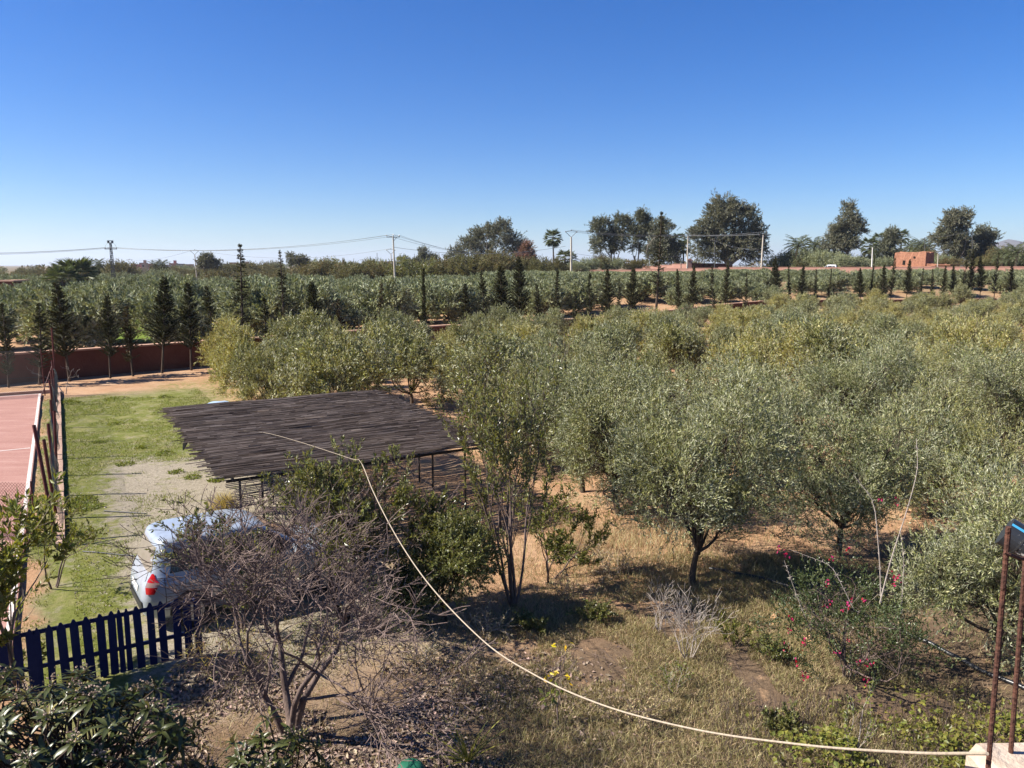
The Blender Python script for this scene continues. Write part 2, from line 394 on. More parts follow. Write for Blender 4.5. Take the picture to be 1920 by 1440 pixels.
netting(ab(20.6, -.48), ab(44.6, -.48), .2, 1.75, .085, .0021, .16, 3).build('wire_mesh', MAT['wire'], fence)
endf = tag(empty('end_fence', (0, 0, 0)), 'dark chain-link fence across the far end of the court', 'fence')
for k in range(6):
    p0 = ab(44.9, -1.0 - k * 2.9); MB().segs([[p0[0], p0[1], -.05]], [[p0[0], p0[1], 2.35]], .026, .026, 8).build('post', MAT['redpost'], endf)
netting(ab(44.9, -.9), ab(44.9, -15.5), .12, 2.3, .10, .0028, .03, 8).build('wire_mesh', MAT['wire_dark'], endf)
mb = MB()
for z_ in (.95, 2.3):
    mb.segs([[*ab(44.9, -.9), z_]], [[*ab(44.9, -15.5), z_]], .012, .012, 5)
mb.build('strand', MAT['wire_dark'], endf)
near = tag(empty('near_fence', (0, 0, 0)), 'rusty chain-link panel beside the leaning post, partly behind leaves', 'fence')
netting(ab(20.5, -.9), ab(24.2, -5.2), .05, 1.5, .085, .004, .05, 9).build('wire_mesh', plain('rusty wire', (.16, .07, .05), (.10, .05, .04), 9, .7, .2), near)
for q in (-.9, -5.2):
    p0 = ab(20.5 if q > -2 else 24.2, q); MB().segs([[p0[0], p0[1], -.05]], [[p0[0], p0[1], 1.55]], .02, .02, 6).build('post', MAT['redpost'], near)

# ---- the red boundary wall, the dirt track behind it, the pale wall by the road, the road
g = N('red mud wall'); geo = g.n('NewGeometry'); ps = geo.outputs['Position']
f = g.noise(1.1, 6, .65, ps); f2 = g.noise(9, 5, .7, ps)
MAT['redwall'] = g.done(g.bsdf(g.mix(g.rng(f2, .4, .7, 0, .5), g.ramp(f, [(.3, (.115, .040, .027)), (.7, (.18, .070, .047))]), (.14, .058, .04)), .95, .1, g.bump(f2, .6, .05)))
g = N('pink render'); geo = g.n('NewGeometry'); ps = geo.outputs['Position']
f = g.noise(.5, 6, .65, ps); f2 = g.noise(5, 5, .7, ps)
MAT['pinkwall'] = g.done(g.bsdf(g.mix(g.rng(f2, .4, .7, 0, .4), g.ramp(f, [(.3, (.32, .165, .125)), (.7, (.40, .225, .172))]), (.36, .215, .17)), .95, .1, g.bump(f2, .3, .03)))
g = N('adobe'); geo = g.n('NewGeometry'); ps = geo.outputs['Position']
f = g.noise(.9, 6, .7, ps); f2 = g.noise(3.5, 6, .75, ps)
MAT['adobe'] = g.done(g.bsdf(g.mix(g.rng(f2, .42, .62, 0, .7), g.ramp(f, [(.3, (.27, .125, .076)), (.7, (.35, .175, .11))]), (.18, .082, .052)), .95, .1, g.bump(f2, .9, .15)))
def long_wall(name, pts, h, th, mat, label, cap, group=None, panel=4.2, seed=1):
    """a wall of rammed panels along a line of points, each panel a part, a coping on top"""
    rg = np.random.default_rng(seed)
    root = tag(empty(name, (*pts[0][:2], tz1(*pts[0][:2]))), label, 'wall', group)
    root.location = (0, 0, 0)
    for (p, q) in zip(pts[:-1], pts[1:]):
        p = np.array(p, float); q = np.array(q, float); L = np.linalg.norm(q[:2] - p[:2]); n = max(1, int(round(L / panel))); d = (q[:2] - p[:2]) / L
        ang = math.atan2(d[1], d[0])
        for k in range(n):
            t0, t1 = k / n, (k + 1) / n; m = (t0 + t1) / 2
            c = p[:2] * (1 - m) + q[:2] * m; zt = (p[2] * (1 - m) + q[2] * m) + rg.normal(0, .025)
            zb = tz1(*c) - .35; w = L / n
            off = rg.normal(0, .012); cx = c + np.array([-d[1], d[0]]) * off
            # slightly worn block: top edge uneven
            V = []
            xs = np.linspace(-w / 2 + .004, w / 2 - .004, 7)
            for sy in (-1, 1):
                for zz in (0, 1):
                    for x in xs: V.append((x, sy * th / 2, (zb if zz == 0 else zt + rg.normal(0, .012))))
            V = np.array(V) @ rotz(ang).T + np.array([cx[0], cx[1], 0])
            i = np.arange(6)
            Q = [np.stack([i, i + 1, i + 8, i + 7], -1), np.stack([i + 15, i + 14, i + 21, i + 22], -1), np.stack([i + 7, i + 8, i + 22, i + 21], -1), [[0, 7, 21, 14], [6, 20, 27, 13]]]
            mb = MB(); mb.add(V, np.concatenate(Q)); mb.build('wall_panel', mat, root)
            if cap:
                mb = MB(); mb.box((cx[0], cx[1], zt + .055), (w - .01, th + .10, .10), rotz(ang)); mb.build('coping', cap, root)
    return root
MAT['coping'] = plain('sunlit-tone coping', (.52, .33, .235), (.40, .24, .17), 3, .9, .1, .3)  # pale colour carries the sunlit look of the wall's top edge
W0, W1 = np.array([-28.3, 42.0]), np.array([10.5, 79.5]); WD = (W1 - W0) / np.linalg.norm(W1 - W0); WN = np.array([WD[1], -WD[0]])  # WN points to the camera side
wl0 = W0 - WD * 22; WB = W1 + WD * 30; WC = np.array([74.0, 106.0])
def wz(p, h=1.6): return (p[0], p[1], tz1(*p) + h)
long_wall('boundary_wall', [wz(wl0), wz(W0 + WD * 24), wz(W1, 1.3), wz(WB, .8), wz(WC, .35)], 1.6, .4, MAT['redwall'], 'long dark red mud wall behind the row of conifers', MAT['coping'])
# dirt track behind it
def strip_mesh(name, pts, half, mat, lift, label, n=60):
    P = np.array(pts, float); t = np.linspace(0, 1, n); s = np.linspace(0, len(P) - 1, n)
    C = np.stack([np.interp(s, np.arange(len(P)), P[:, k]) for k in (0, 1)], -1)
    d = nrm(np.gradient(C, axis=0)); nn = np.stack([-d[:, 1], d[:, 0]], -1); V = []
    ks = np.linspace(-1, 1, 7)
    for k in ks:
        w = half * k * (1 + .12 * (vnoise(np.arange(n) * .5, k * 9 + 0 * t, 2) - .5))
        X = C + nn * w[:, None]; V.append(np.stack([X[:, 0], X[:, 1], tz(X[:, 0], X[:, 1]) + lift], -1))
    V = np.stack(V, 1).reshape(-1, 3); i, j = np.meshgrid(np.arange(n - 1), np.arange(6), indexing='ij')
    Q = np.stack([i * 7 + j, (i + 1) * 7 + j, (i + 1) * 7 + j + 1, i * 7 + j + 1], -1).reshape(-1, 4)[:, ::-1]
    return tag(link(name, mesh_np(name, V, [Q], mat, True)), label, kind='structure')
MAT['dirt'] = plain('pink dirt', (.44, .29, .205), (.33, .205, .14), .8, .95, .1, .3)
strip_mesh('dirt_track', [W0 - WN * 7.0 - WD * 20, W0 - WN * 7.5 + WD * 25, W1 - WN * 5.0], 3.9, MAT['dirt'], .10, 'bare pinkish dirt track running behind the red wall')
RB0, RB1 = np.array([9.0, 190.0]), np.array([93.4, 141.5])
def rbz(x, y, py): return (x, y, H - (py - 497) * y / 1440 * 1.0)
long_wall('road_wall', [rbz(0.0, 195.2, 508), rbz(22, 182.5, 506.5), rbz(45.0, 169.3, 502), rbz(*RB1, 500.5), rbz(130, 120.5, 500)], 2, .3, MAT['pinkwall'], 'sunlit pink wall along the road, behind the conifer tops', MAT['pinkwall'], panel=6.0, seed=3)
RN = nrm(np.array([.5, .87]))
MAT['asphalt'] = plain('asphalt', (.06, .06, .058), (.045, .045, .044), 3, .9, .2)
strip_mesh('road', [RB0 + RN * 9 + (-20, 11.5), RB0 + RN * 9, RB1 + RN * 9, RB1 + RN * 9 + (40, -23)], 3.2, MAT['asphalt'], .06, 'asphalt road behind the pink wall')
# shaded compound wall with a pale gate pier, further back
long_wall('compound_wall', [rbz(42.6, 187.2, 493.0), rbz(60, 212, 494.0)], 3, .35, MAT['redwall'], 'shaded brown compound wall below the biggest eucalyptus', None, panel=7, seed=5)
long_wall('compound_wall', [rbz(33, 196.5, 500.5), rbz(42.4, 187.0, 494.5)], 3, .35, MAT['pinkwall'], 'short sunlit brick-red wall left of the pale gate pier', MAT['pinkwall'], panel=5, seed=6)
pz = tz1(42.5, 186)
mb = MB(); mb.box((42.5, 186.2, pz + 1.3), (.9, .9, 3.4)); mb.box((42.5, 186.2, pz + 3.1), (1.15, 1.15, .22)); mb.box((42.5, 186.2, pz + 3.3), (.7, .7, .2))
tag(mb.build('gate_pier', MAT['pinkwall']), 'pale square gate pier at the corner of the compound wall', 'pier')

# ------------------------------------------------------------------ plant generators
def perp_frame(d):
    ref = np.where(np.abs(d[..., 2:3]) > .9, np.array([1., 0, 0]), np.array([0, 0, 1.]))
    u = nrm(np.cross(d, ref)); return u, np.cross(d, u)
def shoots(mb, P, D, L, n, ll, lw, rng, spread=.75, jit=.25, fold=.12, t0=.12):
    """leaves set spirally along many short shoots at once"""
    m = len(P); L = np.broadcast_to(L, m)
    j = np.arange(n); t = t0 + (1 - t0) * (j + .5) / n
    u, w = perp_frame(D)
    ph = j[None] * 2.4 + rng.uniform(0, 6.28, (m, 1)) + rng.normal(0, .4, (m, n))
    pos = P[:, None] + D[:, None] * (L[:, None] * t[None])[..., None]
    side = u[:, None] * np.cos(ph)[..., None] + w[:, None] * np.sin(ph)[..., None]
    sp = spread * (1 - .45 * t)[None, :, None] + rng.normal(0, jit, (m, n, 1))
    ld = nrm(D[:, None] * np.cos(sp) + side * np.sin(sp))
    k = m * n
    mb.leaves(pos.reshape(k, 3), ld.reshape(k, 3), ll * rng.uniform(.65, 1.2, k), lw * rng.uniform(.75, 1.2, k), rng, fold)
def curve(p, q, rng, bend=.15, n=5, droop=0.0):
    t = np.linspace(0, 1, n)[:, None]; p = np.asarray(p, float); q = np.asarray(q, float)
    off = rng.normal(0, bend, 3) * np.linalg.norm(q - p)
    return p + (q - p) * t + off * np.sin(t * math.pi) + np.array([0, 0, -droop]) * t * t
def make_lobed(seed, lobes, nshoot, nleaf, sl, ll, lw, mat, bark, trunk_h, trunk_r, up=.55, shell=.55, limbs=None, fork=1, name='tree', lean=.08, spread=.75, hang=0.0, trunks=None, gap=.25, clump=9):
    """tree = trunk with limbs reaching into the lobes + crown of leaf shoots filling the lobes' outer parts"""
    rng = np.random.default_rng(seed); lobes = np.asarray(lobes, float)
    vol = (lobes[:, 3] * lobes[:, 4] * lobes[:, 5]) ** (2 / 3); cnt = rng.multinomial(nshoot, vol / vol.sum())
    P, D = [], []
    for lb, c in zip(lobes, cnt):
        c = max(1, c // clump)
        d = nrm(rng.normal(size=(c, 3))); d[:, 2] = np.where(d[:, 2] < -.75, -d[:, 2] * .6, d[:, 2]); d = nrm(d)
        r = (1 - rng.uniform(0, 1, (c, 1)) ** 1.6 * shell)
        r = r * (1 + .22 * (vnoise(d[:, :1] * 2.5 + 7 * seed, d[:, 1:2] * 2.5 + d[:, 2:3] * 2, seed) - .5))
        hole = vnoise(d[:, 0] * 3.1 + seed, d[:, 1] * 3.1 + d[:, 2] * 2.3, seed + 5) > gap
        p = lb[:3] + d * r * lb[3:6]
        dd = nrm(d * 1.0 + np.array([0, 0, up - hang]) + rng.normal(0, .33, (c, 3)))
        p, dd = np.repeat(p[hole], clump, 0), np.repeat(dd[hole], clump, 0)
        if clump > 1:
            p = p + rng.normal(0, sl * .36, p.shape); dd = nrm(dd + rng.normal(0, .38, dd.shape))
        P.append(p); D.append(dd)
    P = np.concatenate(P); D = np.concatenate(D)
    keep = P[:, 2] > trunk_h * .45; P = P[keep]; D = D[keep]
    crown = MB(); shoots(crown, P - D * sl * .5, D, sl * rng.uniform(.6, 1.3, len(P)), nleaf, ll, lw, rng, spread)
    tr = MB()
    bases = trunks if trunks is not None else [(0, 0)]
    tops = []
    for (bx, by) in bases:
        top = np.array([bx + rng.normal(0, lean), by + rng.normal(0, lean), trunk_h])
        pts = curve((bx, by, -.15), top, rng, .07, 6); rad = np.linspace(trunk_r * 1.25, trunk_r * .75, 6); rad[0] *= 1.25
        tr.tube(pts, rad, 8); tops.append(top)
    for i, lb in enumerate(lobes):
        st = tops[int(np.argmin([np.hypot(*(t[:2] - lb[:2])) for t in tops]))]
        st = st - np.array([0, 0, rng.uniform(0, .25) * trunk_h])
        end = lb[:3] + np.array([0, 0, .25 * lb[5]])
        pts = curve(st, end, rng, .12, 6); r0 = trunk_r * rng.uniform(.42, .6)
        tr.tube(pts, np.linspace(r0, r0 * .3, 6), 6, cap=False)
        sub = np.where(np.linalg.norm((P - lb[:3]) / lb[3:6], axis=1) < 1.1)[0]
        if len(sub):
            sub = rng.choice(sub, min(len(sub), limbs or 22), replace=False)
            for s in sub:
                m = pts[rng.integers(2, 6)]; c = curve(m, P[s], rng, .1, 4)
                tr.segs(c[:-1], c[1:], r0 * np.array([.28, .2, .12]), r0 * np.array([.2, .12, .05]), 4)
    return tr.mesh('trunk', bark, True), crown.mesh('crown', mat)
def grow(rng, p, d, L, r, depth, out, nseg=4, wander=.18, upb=.08, kids=(3, 5), ang=(.45, .95), ratio=(.55, .8), rr=.6, lv=0):
    """recursive branching; out collects (p0,p1,r0,r1,level)"""
    d = np.asarray(d, float); pts = [np.asarray(p, float)]; ds = []
    for i in range(nseg):
        d = nrm(d + rng.normal(0, wander, 3) + np.array([0, 0, upb])); pts.append(pts[-1] + d * L / nseg); ds.append(d)
    rs = np.linspace(r, r * (.62 if depth > 0 else .35), nseg + 1)
    for i in range(nseg): out.append((pts[i], pts[i + 1], rs[i], rs[i + 1], lv))
    if depth <= 0: return
    for c in range(rng.integers(kids[0], kids[1] + 1)):
        i = nseg if c == 0 else int(rng.integers(max(1, nseg // 2), nseg + 1))
        b = ds[i - 1]; u, w = perp_frame(b); ph = rng.uniform(0, 6.28); an = rng.uniform(*ang) * (.5 if c == 0 else 1)
        nd = b * math.cos(an) + (u * math.cos(ph) + w * math.sin(ph)) * math.sin(an)
        grow(rng, pts[i], nd, L * rng.uniform(*ratio), rs[i] * rr, depth - 1, out, nseg, wander, upb, kids, ang, ratio, rr, lv + 1)
def seg_arrays(out):
    return (np.array([o[0] for o in out]), np.array([o[1] for o in out]), np.array([o[2] for o in out]), np.array([o[3] for o in out]), np.array([o[4] for o in out]))
def bare_tree(seed, stems, L, r, depth, bark, spread=.5, minr=.0022, leafmat=None, leaf=None, leaf_frac=1.0, name='bare_tree', split=None, **kw):
    """returns list of (part, mesh): trunk (thick wood), branches (thin twigs), leaves"""
    rng = np.random.default_rng(seed); out = []
    for s in range(stems):
        ph = 6.28 * s / stems + rng.uniform(-.4, .4); sp = spread * rng.uniform(.4, 1.15)
        grow(rng, (math.cos(ph) * r * .8, math.sin(ph) * r * .8, -.1), (math.cos(ph) * sp, math.sin(ph) * sp, 1), L * rng.uniform(.8, 1.15), r * rng.uniform(.7, 1), depth, out, **kw)
    p0, p1, r0, r1, lv = seg_arrays(out); r0 = np.maximum(r0, minr); r1 = np.maximum(r1, minr * .8)
    thick = lv <= 1; parts = []
    mb = MB(); mb.segs(p0[thick], p1[thick], r0[thick], r1[thick], 7); parts.append(('trunk', mb.mesh('trunk', bark, True)))
    mb = MB(); mb.segs(p0[~thick], p1[~thick], r0[~thick], r1[~thick], 3); parts.append(('branches', mb.mesh('branches', bark)))
    if leafmat is not None:
        n, ll, lw, lmin = leaf; sel = (lv >= lmin) & (rng.uniform(size=len(lv)) < leaf_frac)
        mb = MB(); d = nrm(p1 - p0)[sel]; shoots(mb, p0[sel], d, np.linalg.norm(p1 - p0, axis=1)[sel], n, ll, lw, rng, .95, .3, .18)
        parts.append(('crown', mb.mesh('crown', leafmat)))
    return parts
def make_conifer(seed, Hh, R, z0, mat, bark, ragged=0.0, n=170, upang=(.25, .6)):
    rng = np.random.default_rng(seed); tr = MB(); cr = MB()
    bx, by = rng.normal(0, .08, 2)
    t = np.linspace(0, 1, 9); P = np.stack([bx * np.sin(t * 3), by * np.sin(t * 2.5), t * Hh - .1], -1)
    tr.tube(P, np.linspace(.075, .012, 9) * (Hh / 5), 7)
    zz = z0 + (Hh - z0) * rng.uniform(0, 1, n) ** .85; f = (zz - z0) / (Hh - z0)
    prof = np.where(f < .12, .55 + f * 3.7, 1.0) * (1 - f) ** .8 + .05
    keepm = rng.uniform(size=n) > ragged * vnoise(f * 9, np.full(n, seed * 3.1), seed) * 1.3
    L = R * prof * rng.uniform(.6, 1.15, n) * (1 - ragged * .5 * vnoise(f * 6, np.full(n, seed), 2)); az = rng.uniform(0, 6.28, n); el = rng.uniform(*upang, n)
    zz, L, az, el = zz[keepm], L[keepm], az[keepm], el[keepm]
    base = np.stack([np.interp(zz, P[:, 2], P[:, 0]), np.interp(zz, P[:, 2], P[:, 1]), zz], -1)
    D = np.stack([np.cos(az) * np.cos(el), np.sin(az) * np.cos(el), np.sin(el)], -1)
    tip = base + D * L[:, None] + np.array([0, 0, 1.]) * (L ** 2 * .10)[:, None]
    tr.segs(base, tip, .012, .004, 3)
    for i in range(len(zz)):
        m = max(6, int(L[i] / .018)); tt = rng.uniform(.08, 1, m); pos = base[i] + (tip[i] - base[i]) * tt[:, None]
        u, w = perp_frame(D[i:i + 1]); ph = rng.uniform(0, 6.28, (m, 1)); sp = rng.uniform(.35, .9, (m, 1))
        d = nrm(D[i] * np.cos(sp) + (u * np.cos(ph) * 1.0 + w * np.sin(ph) * .55) * np.sin(sp) + [0, 0, .15])
        cr.leaves(pos, d, rng.uniform(.10, .24, m) * (1 - .45 * tt), rng.uniform(.03, .06, m), rng, .1)
    m = 60; pos = np.stack([np.zeros(m), np.zeros(m), Hh - .5 + rng.uniform(0, .5, m)], -1) + np.array([P[-1][0], P[-1][1], 0]); d = nrm(rng.normal(0, .5, (m, 3)) + [0, 0, .8])
    cr.leaves(pos, d, .14, .03, rng)
    return [('trunk', tr.mesh('trunk', bark, True)), ('crown', cr.mesh('crown', mat))]
def palm_mesh(seed, Ht, rt, kind, nf, fl, leafm, bark):
    rng = np.random.default_rng(seed); tr = MB(); cr = MB()
    t = np.linspace(0, 1, 8); bend = rng.normal(0, .03, 2) * Ht
    P = np.stack([bend[0] * t ** 2, bend[1] * t ** 2, t * Ht - .2], -1)
    tr.tube(P, rt * (1.25 - .45 * t), 8)
    top = P[-1]
    for i in range(nf):
        az = i * 2.399 + rng.uniform(-.2, .2); f = i / nf; el = 1.25 - 1.9 * f if kind == 'date' else 1.3 - 2.3 * f
        L = fl * rng.uniform(.85, 1.1); n = 9; s = np.linspace(0, 1, n)
        e = el - s * (1.0 if kind == 'date' else .35)
        st = np.stack([np.cos(az) * np.cos(e), np.sin(az) * np.cos(e), np.sin(e)], -1) * (L / (n - 1))
        C = top + np.concatenate([[[0, 0, 0]], np.cumsum(st, 0)[:-1]])
        tr.segs(C[:-1], C[1:], .018 * fl / 2, .012 * fl / 2, 3)
        if kind == 'date':
            m = 44; tt = np.repeat(np.linspace(.12, 1, m // 2), 2); pos = np.stack([np.interp(tt, s, C[:, k]) for k in range(3)], -1)
            ax = nrm(np.gradient(C, axis=0)); a3 = nrm(np.stack([np.interp(tt, s, ax[:, k]) for k in range(3)], -1))
            sd = nrm(np.cross(a3, [0, 0, 1.])) * np.where(np.arange(m) % 2, 1, -1)[:, None]
            d = nrm(a3 * .75 + sd * .8 + np.array([0, 0, -.1]) + rng.normal(0, .1, (m, 3)))
            cr.leaves(pos, d, fl * .26 * np.sin(np.clip(tt, .15, .9) * 3.0), fl * .022, rng, .15)
        else:
            m = 15; c = C[5]; ax = nrm(C[5] - C[4]); sd = nrm(np.cross(ax, [0, 0, 1.])); an = np.linspace(-1.15, 1.15, m)[:, None]
            d = nrm(ax * np.cos(an) + sd * np.sin(an) + np.array([0, 0, -.12]))
            cr.leaves(np.repeat(c[None], m, 0), d, fl * .55, fl * .085, rng, .18, up=np.array([[0, 0, 1.]]))
    return [('trunk', tr.mesh('trunk', bark)), ('fronds', cr.mesh('fronds', leafm))]
def olive_lobes(rng, R, h0, h1, n, wild=0):
    L = []
    cz = (h0 + h1) / 2; hz = (h1 - h0) / 2
    for i in range(n):
        ph = 6.28 * i / n + rng.uniform(-.5, .5); q = rng.uniform(.35, .66) * R; zz = cz + rng.uniform(-.5, .35) * hz
        if wild:            # unpruned, uneven outline
            q = rng.uniform(.38, .82) * R; zz = cz + rng.uniform(-.62, .55) * hz; r_ = R * rng.uniform(.30, .58)
            L.append((math.cos(ph) * q, math.sin(ph) * q, zz, r_, r_ * rng.uniform(.8, 1.2), hz * rng.uniform(.35, .72))); continue
        L.append((math.cos(ph) * q, math.sin(ph) * q, zz, R * rng.uniform(.46, .62), R * rng.uniform(.46, .62), hz * rng.uniform(.55, .75)))
    L.append((rng.normal(0, .1) * R, rng.normal(0, .1) * R, cz + hz * .32, R * .5, R * .5, hz * .62))
    L.append((rng.normal(0, .1) * R, rng.normal(0, .1) * R, cz - hz * .1, R * .6, R * .6, hz * .7))
    return L

# ------------------------------------------------------------------ olive trees of the grove
OL_NEAR, OL_MID, OL_FAR = [], [], []
for k in range(4):       # leaf-fine trees for the front rows
    rg = np.random.default_rng(100 + k)
    OL_NEAR.append(make_lobed(100 + k, olive_lobes(rg, 2.2, .12, 3.75, 10, 1), 4600, 12, .42, .098, .0225, MAT['olive_silver'] if k < 3 else MAT['olive'], MAT['bark'], .78, .075, limbs=34))
for k in range(6):
    rg = np.random.default_rng(140 + k)
    mt = (MAT['olive'], MAT['olive_gold'], MAT['olive_silver'], MAT['olive_silver'], MAT['olive'], MAT['olive_gold'])[k]
    OL_MID.append(make_lobed(140 + k, olive_lobes(rg, 2.15, .08, 3.7, 9, 1), 2100, 9, .46, .17, .050, mt, MAT['bark'], .7, .08, limbs=12))
for k in range(5):
    rg = np.random.default_rng(170 + k)
    OL_FAR.append(make_lobed(170 + k, olive_lobes(rg, 3.5, .15, 5.0, 9), 1700, 8, .85, .42, .13, MAT['olive_far'], MAT['bark'], 1.0, .16, limbs=5))
def place(name, parts, x, y, label, cat, group=None, rz=0.0, sc=(1, 1, 1), z=None, lean=(0, 0)):
    o = thing(name, (x, y, tz1(x, y) if z is None else z), label, cat, group, rz, parts)
    o.scale = sc; o.rotation_euler.x, o.rotation_euler.y = lean
    return o
def TP(pair): return [('trunk', pair[0]), ('crown', pair[1])]
rng = np.random.default_rng(77)
# front rows, each tree set where the photograph shows its trunk
front = [  # px, py of the trunk foot, model, height scale, width scale, label
    (1300, 1093, 0, 1.06, .98, 'grey-green olive tree with a thin trunk, nearest to the black hose'),
    (1572, 1038, 1, .98, .92, 'olive tree with a knobbly thick trunk behind the bougainvillea'),
    (1748, 966, 3, 1.0, 1.0, 'olive tree with a straight dark trunk on bare orange earth'),
    (1894, 884, 2, 1.05, 1.05, 'olive tree at the right edge with its forked trunk showing'),
    (1868, 1262, 1, .92, .80, 'bright silvery olive tree right of the bougainvillea, behind the rebars'),
    (1092, 918, 0, 1.0, 1.0, 'olive tree filling the gap right of the reed roof, nearer one'),
    (985, 868, 3, .95, .95, 'olive tree close behind the right corner of the reed roof'),
    (1165, 965, 2, 1.06, 1.1, 'olive tree just right of the tall many-stemmed shrub'),
    (1400, 905, 1, 1.0, 1.06, 'olive tree behind the thin-trunked grey one'),
    (1600, 868, 0, 1.02, 1.1, 'dense olive tree directly behind the knobbly-trunked one'),
    (1770, 812, 3, 1.0, 1.1, 'olive tree directly behind the straight-trunked one'),
]
taken = []
for i, (px, py, k, hs, ws, lab) in enumerate(front):
    p = gpt(px, py); taken.append(p[:2])
    place('olive_tree', TP(OL_NEAR[k]), p[0], p[1], lab, 'olive tree', 'olive trees of the near grove', rng.uniform(0, 6.28), (ws * .9, ws * .9, hs))
left = [(462, 748, 1, .98, .74, 'yellow-green olive tree standing alone beyond the reed roof'), (548, 752, 3, .90, .85, 'round grey-green olive bush behind the far left of the roof'),
        (655, 748, 5, .86, .9, 'loose grey-green olive tree behind the middle of the reed roof'), (770, 762, 0, .95, .95, 'grey olive tree behind the right part of the reed roof'),
        (905, 800, 3, 1.04, 1.0, 'tall silvery olive tree beyond the far right corner of the reed roof')]
for i, (px, py, k, hs, ws, lab) in enumerate(left):
    p = gpt(px, py); taken.append(p[:2])
    place('olive_tree', TP(OL_MID[k]), p[0], p[1], lab, 'olive tree', 'olive trees of the near grove', rng.uniform(0, 6.28), (ws, ws, hs))
taken = [tuple(t) for t in taken]
def behind_wall(x, y):       # signed distance to the camera side of the red wall
    p = np.array([x, y])
    if x < WB[0]: return float(np.dot(p - W0, WN))
    d = nrm(WC - WB); return float(np.dot(p - WB, np.array([d[1], -d[0]])))
def inview(x, y, m=2.5): return y > 3 and abs(x) < .675 * y + m
cand = []
for ia in range(0, 24):
    a_ = 6.4 + 4.6 * ia
    for ib in range(-1, 40):
        b_ = 8.0 + 4.55 * ib + (ia % 2) * 1.2
        if a_ < 27.5 and b_ < 10.5: continue
        if a_ < 12.5: continue
        p = ab(a_ + rng.normal(0, .4), b_ + rng.normal(0, .4))
        if not inview(*p) or behind_wall(*p) < 3.2 or p[1] > 118: continue
        if a_ < 48 and b_ < 7: continue
        if min(math.hypot(p[0] - t[0], p[1] - t[1]) for t in taken) < 3.0: continue
        cand.append((ia, p))
rows = {}
for ia, p in cand: rows.setdefault(ia, []).append(p)
n_mid = 0
for ri, ia in enumerate(sorted(rows)):
    ps = sorted(rows[ia], key=lambda p: p[0] / p[1])
    for ci, p in enumerate(ps):
        dist = math.hypot(*p)
        if dist < 30: pair = OL_NEAR[rng.integers(0, 4)]
        else: pair = OL_MID[rng.integers(0, 6)]
        s = rng.uniform(.66, 1.12) * (1 - .24 * float(sst(38, 70, dist))); w = s * rng.uniform(.76, .96)
        if dist < 66:
            lab = f'olive tree in the {ordw(ri)} row behind the front olives, {ordw(ci)} from the left'
            grp = 'olive trees of the near grove'
        else:
            lab = 'small grey-green olive crown in the packed far rows of the near grove'; grp = 'far rows of the near grove'
        place('olive_tree', TP(pair), p[0], p[1], lab, 'olive tree', grp, rng.uniform(0, 6.28), (w, w, s)); n_mid += 1
# the taller blue-grey grove beyond the wall
n_far = 0; far_pts = []
for iu in range(0, 22):
    for iv in range(-6, 30):
        base = W0 - WN * (13.5 + iu * 7.2) + WD * (iv * 7.0 + (iu % 2) * 3.2)
        p = base + rng.normal(0, .7, 2)
        if not inview(p[0], p[1], 3) or p[1] > 160: continue
        if p[0] / p[1] > .72 or (p[0] > 6 and p[1] > 195 - .575 * p[0] - 14): continue
        if abs((p[0] / p[1]) + .497) < .020 and p[1] < 112: continue           # the green lane between two rows
        far_pts.append((iu, p))
far_pts.sort(key=lambda q: q[1][1])
far_pts = far_pts[:238]; front_rows = {k: sorted([q[1][0] / q[1][1] for q in far_pts if q[0] == k]) for k in (0, 1, 2)}
mass_pts = [p for iu, p in far_pts if iu not in front_rows and tz1(*p) < 1.3]
for iu, p in far_pts:
    if iu not in front_rows and tz1(*p) < 1.3: continue
    lab = 'blue-grey old olive tree in the packed grove beyond the red wall'
    if iu in front_rows and len(front_rows[iu]) < 50: lab = f'blue-grey olive in the {ORD[iu]} row beyond the red wall, {ordw(front_rows[iu].index(p[0] / p[1]))} from the left'
    pair = OL_FAR[rng.integers(0, 5)]; s = rng.uniform(.80, 1.0) * (1 - .12 * float(sst(90, 140, p[1])))
    place('olive_tree', TP(pair), p[0], p[1], lab, 'olive tree', 'olive trees beyond the red wall', rng.uniform(0, 6.28), (s, s, min(s * rng.uniform(.9, 1.08), (5.3 - tz1(*p)) / 5.0))); n_far += 1
# right of the grove, olives showing between the conifers and the pink wall
for x in (50, 61, 70, 76, 88):
    y = 195 - .575 * x - rng.uniform(7, 14)
    s = rng.uniform(.28, .36)
    place('olive_tree', TP(OL_FAR[rng.integers(0, 5)]), x, y, 'low grey olive tree against the foot of the pink road wall', 'olive tree', 'olive trees under the pink wall', rng.uniform(0, 6.28), (s, s, s * .9)); n_far += 1
nfill = 0
for x in np.arange(22, 100, 6.0):
    for y in np.arange(90, 182, 7.0):
        p = np.array([x + rng.normal(0, 1.0), y + rng.normal(0, 1.0)])
        if not inview(p[0], p[1], 4) or behind_wall(*p) > -2.5 or p[1] > 195 - .575 * p[0] - 13 or p[0] / p[1] < .17: continue
        if float(np.dot(p - W0, -WN)) > 15 and p[0] < 40: continue
        s = min(rng.uniform(.5, .68), (5.7 - tz1(*p)) / 5.0)
        if s < .2: continue
        place('olive_tree', TP(OL_FAR[rng.integers(0, 5)]), p[0], p[1], 'low grey-green olive tree between the right-hand conifers and the pink wall', 'olive tree', 'olive trees behind the right-hand conifers', rng.uniform(0, 6.28), (max(s, .5), max(s, .5), s)); nfill += 1
print('olives', n_mid, n_far, nfill, len(mass_pts))
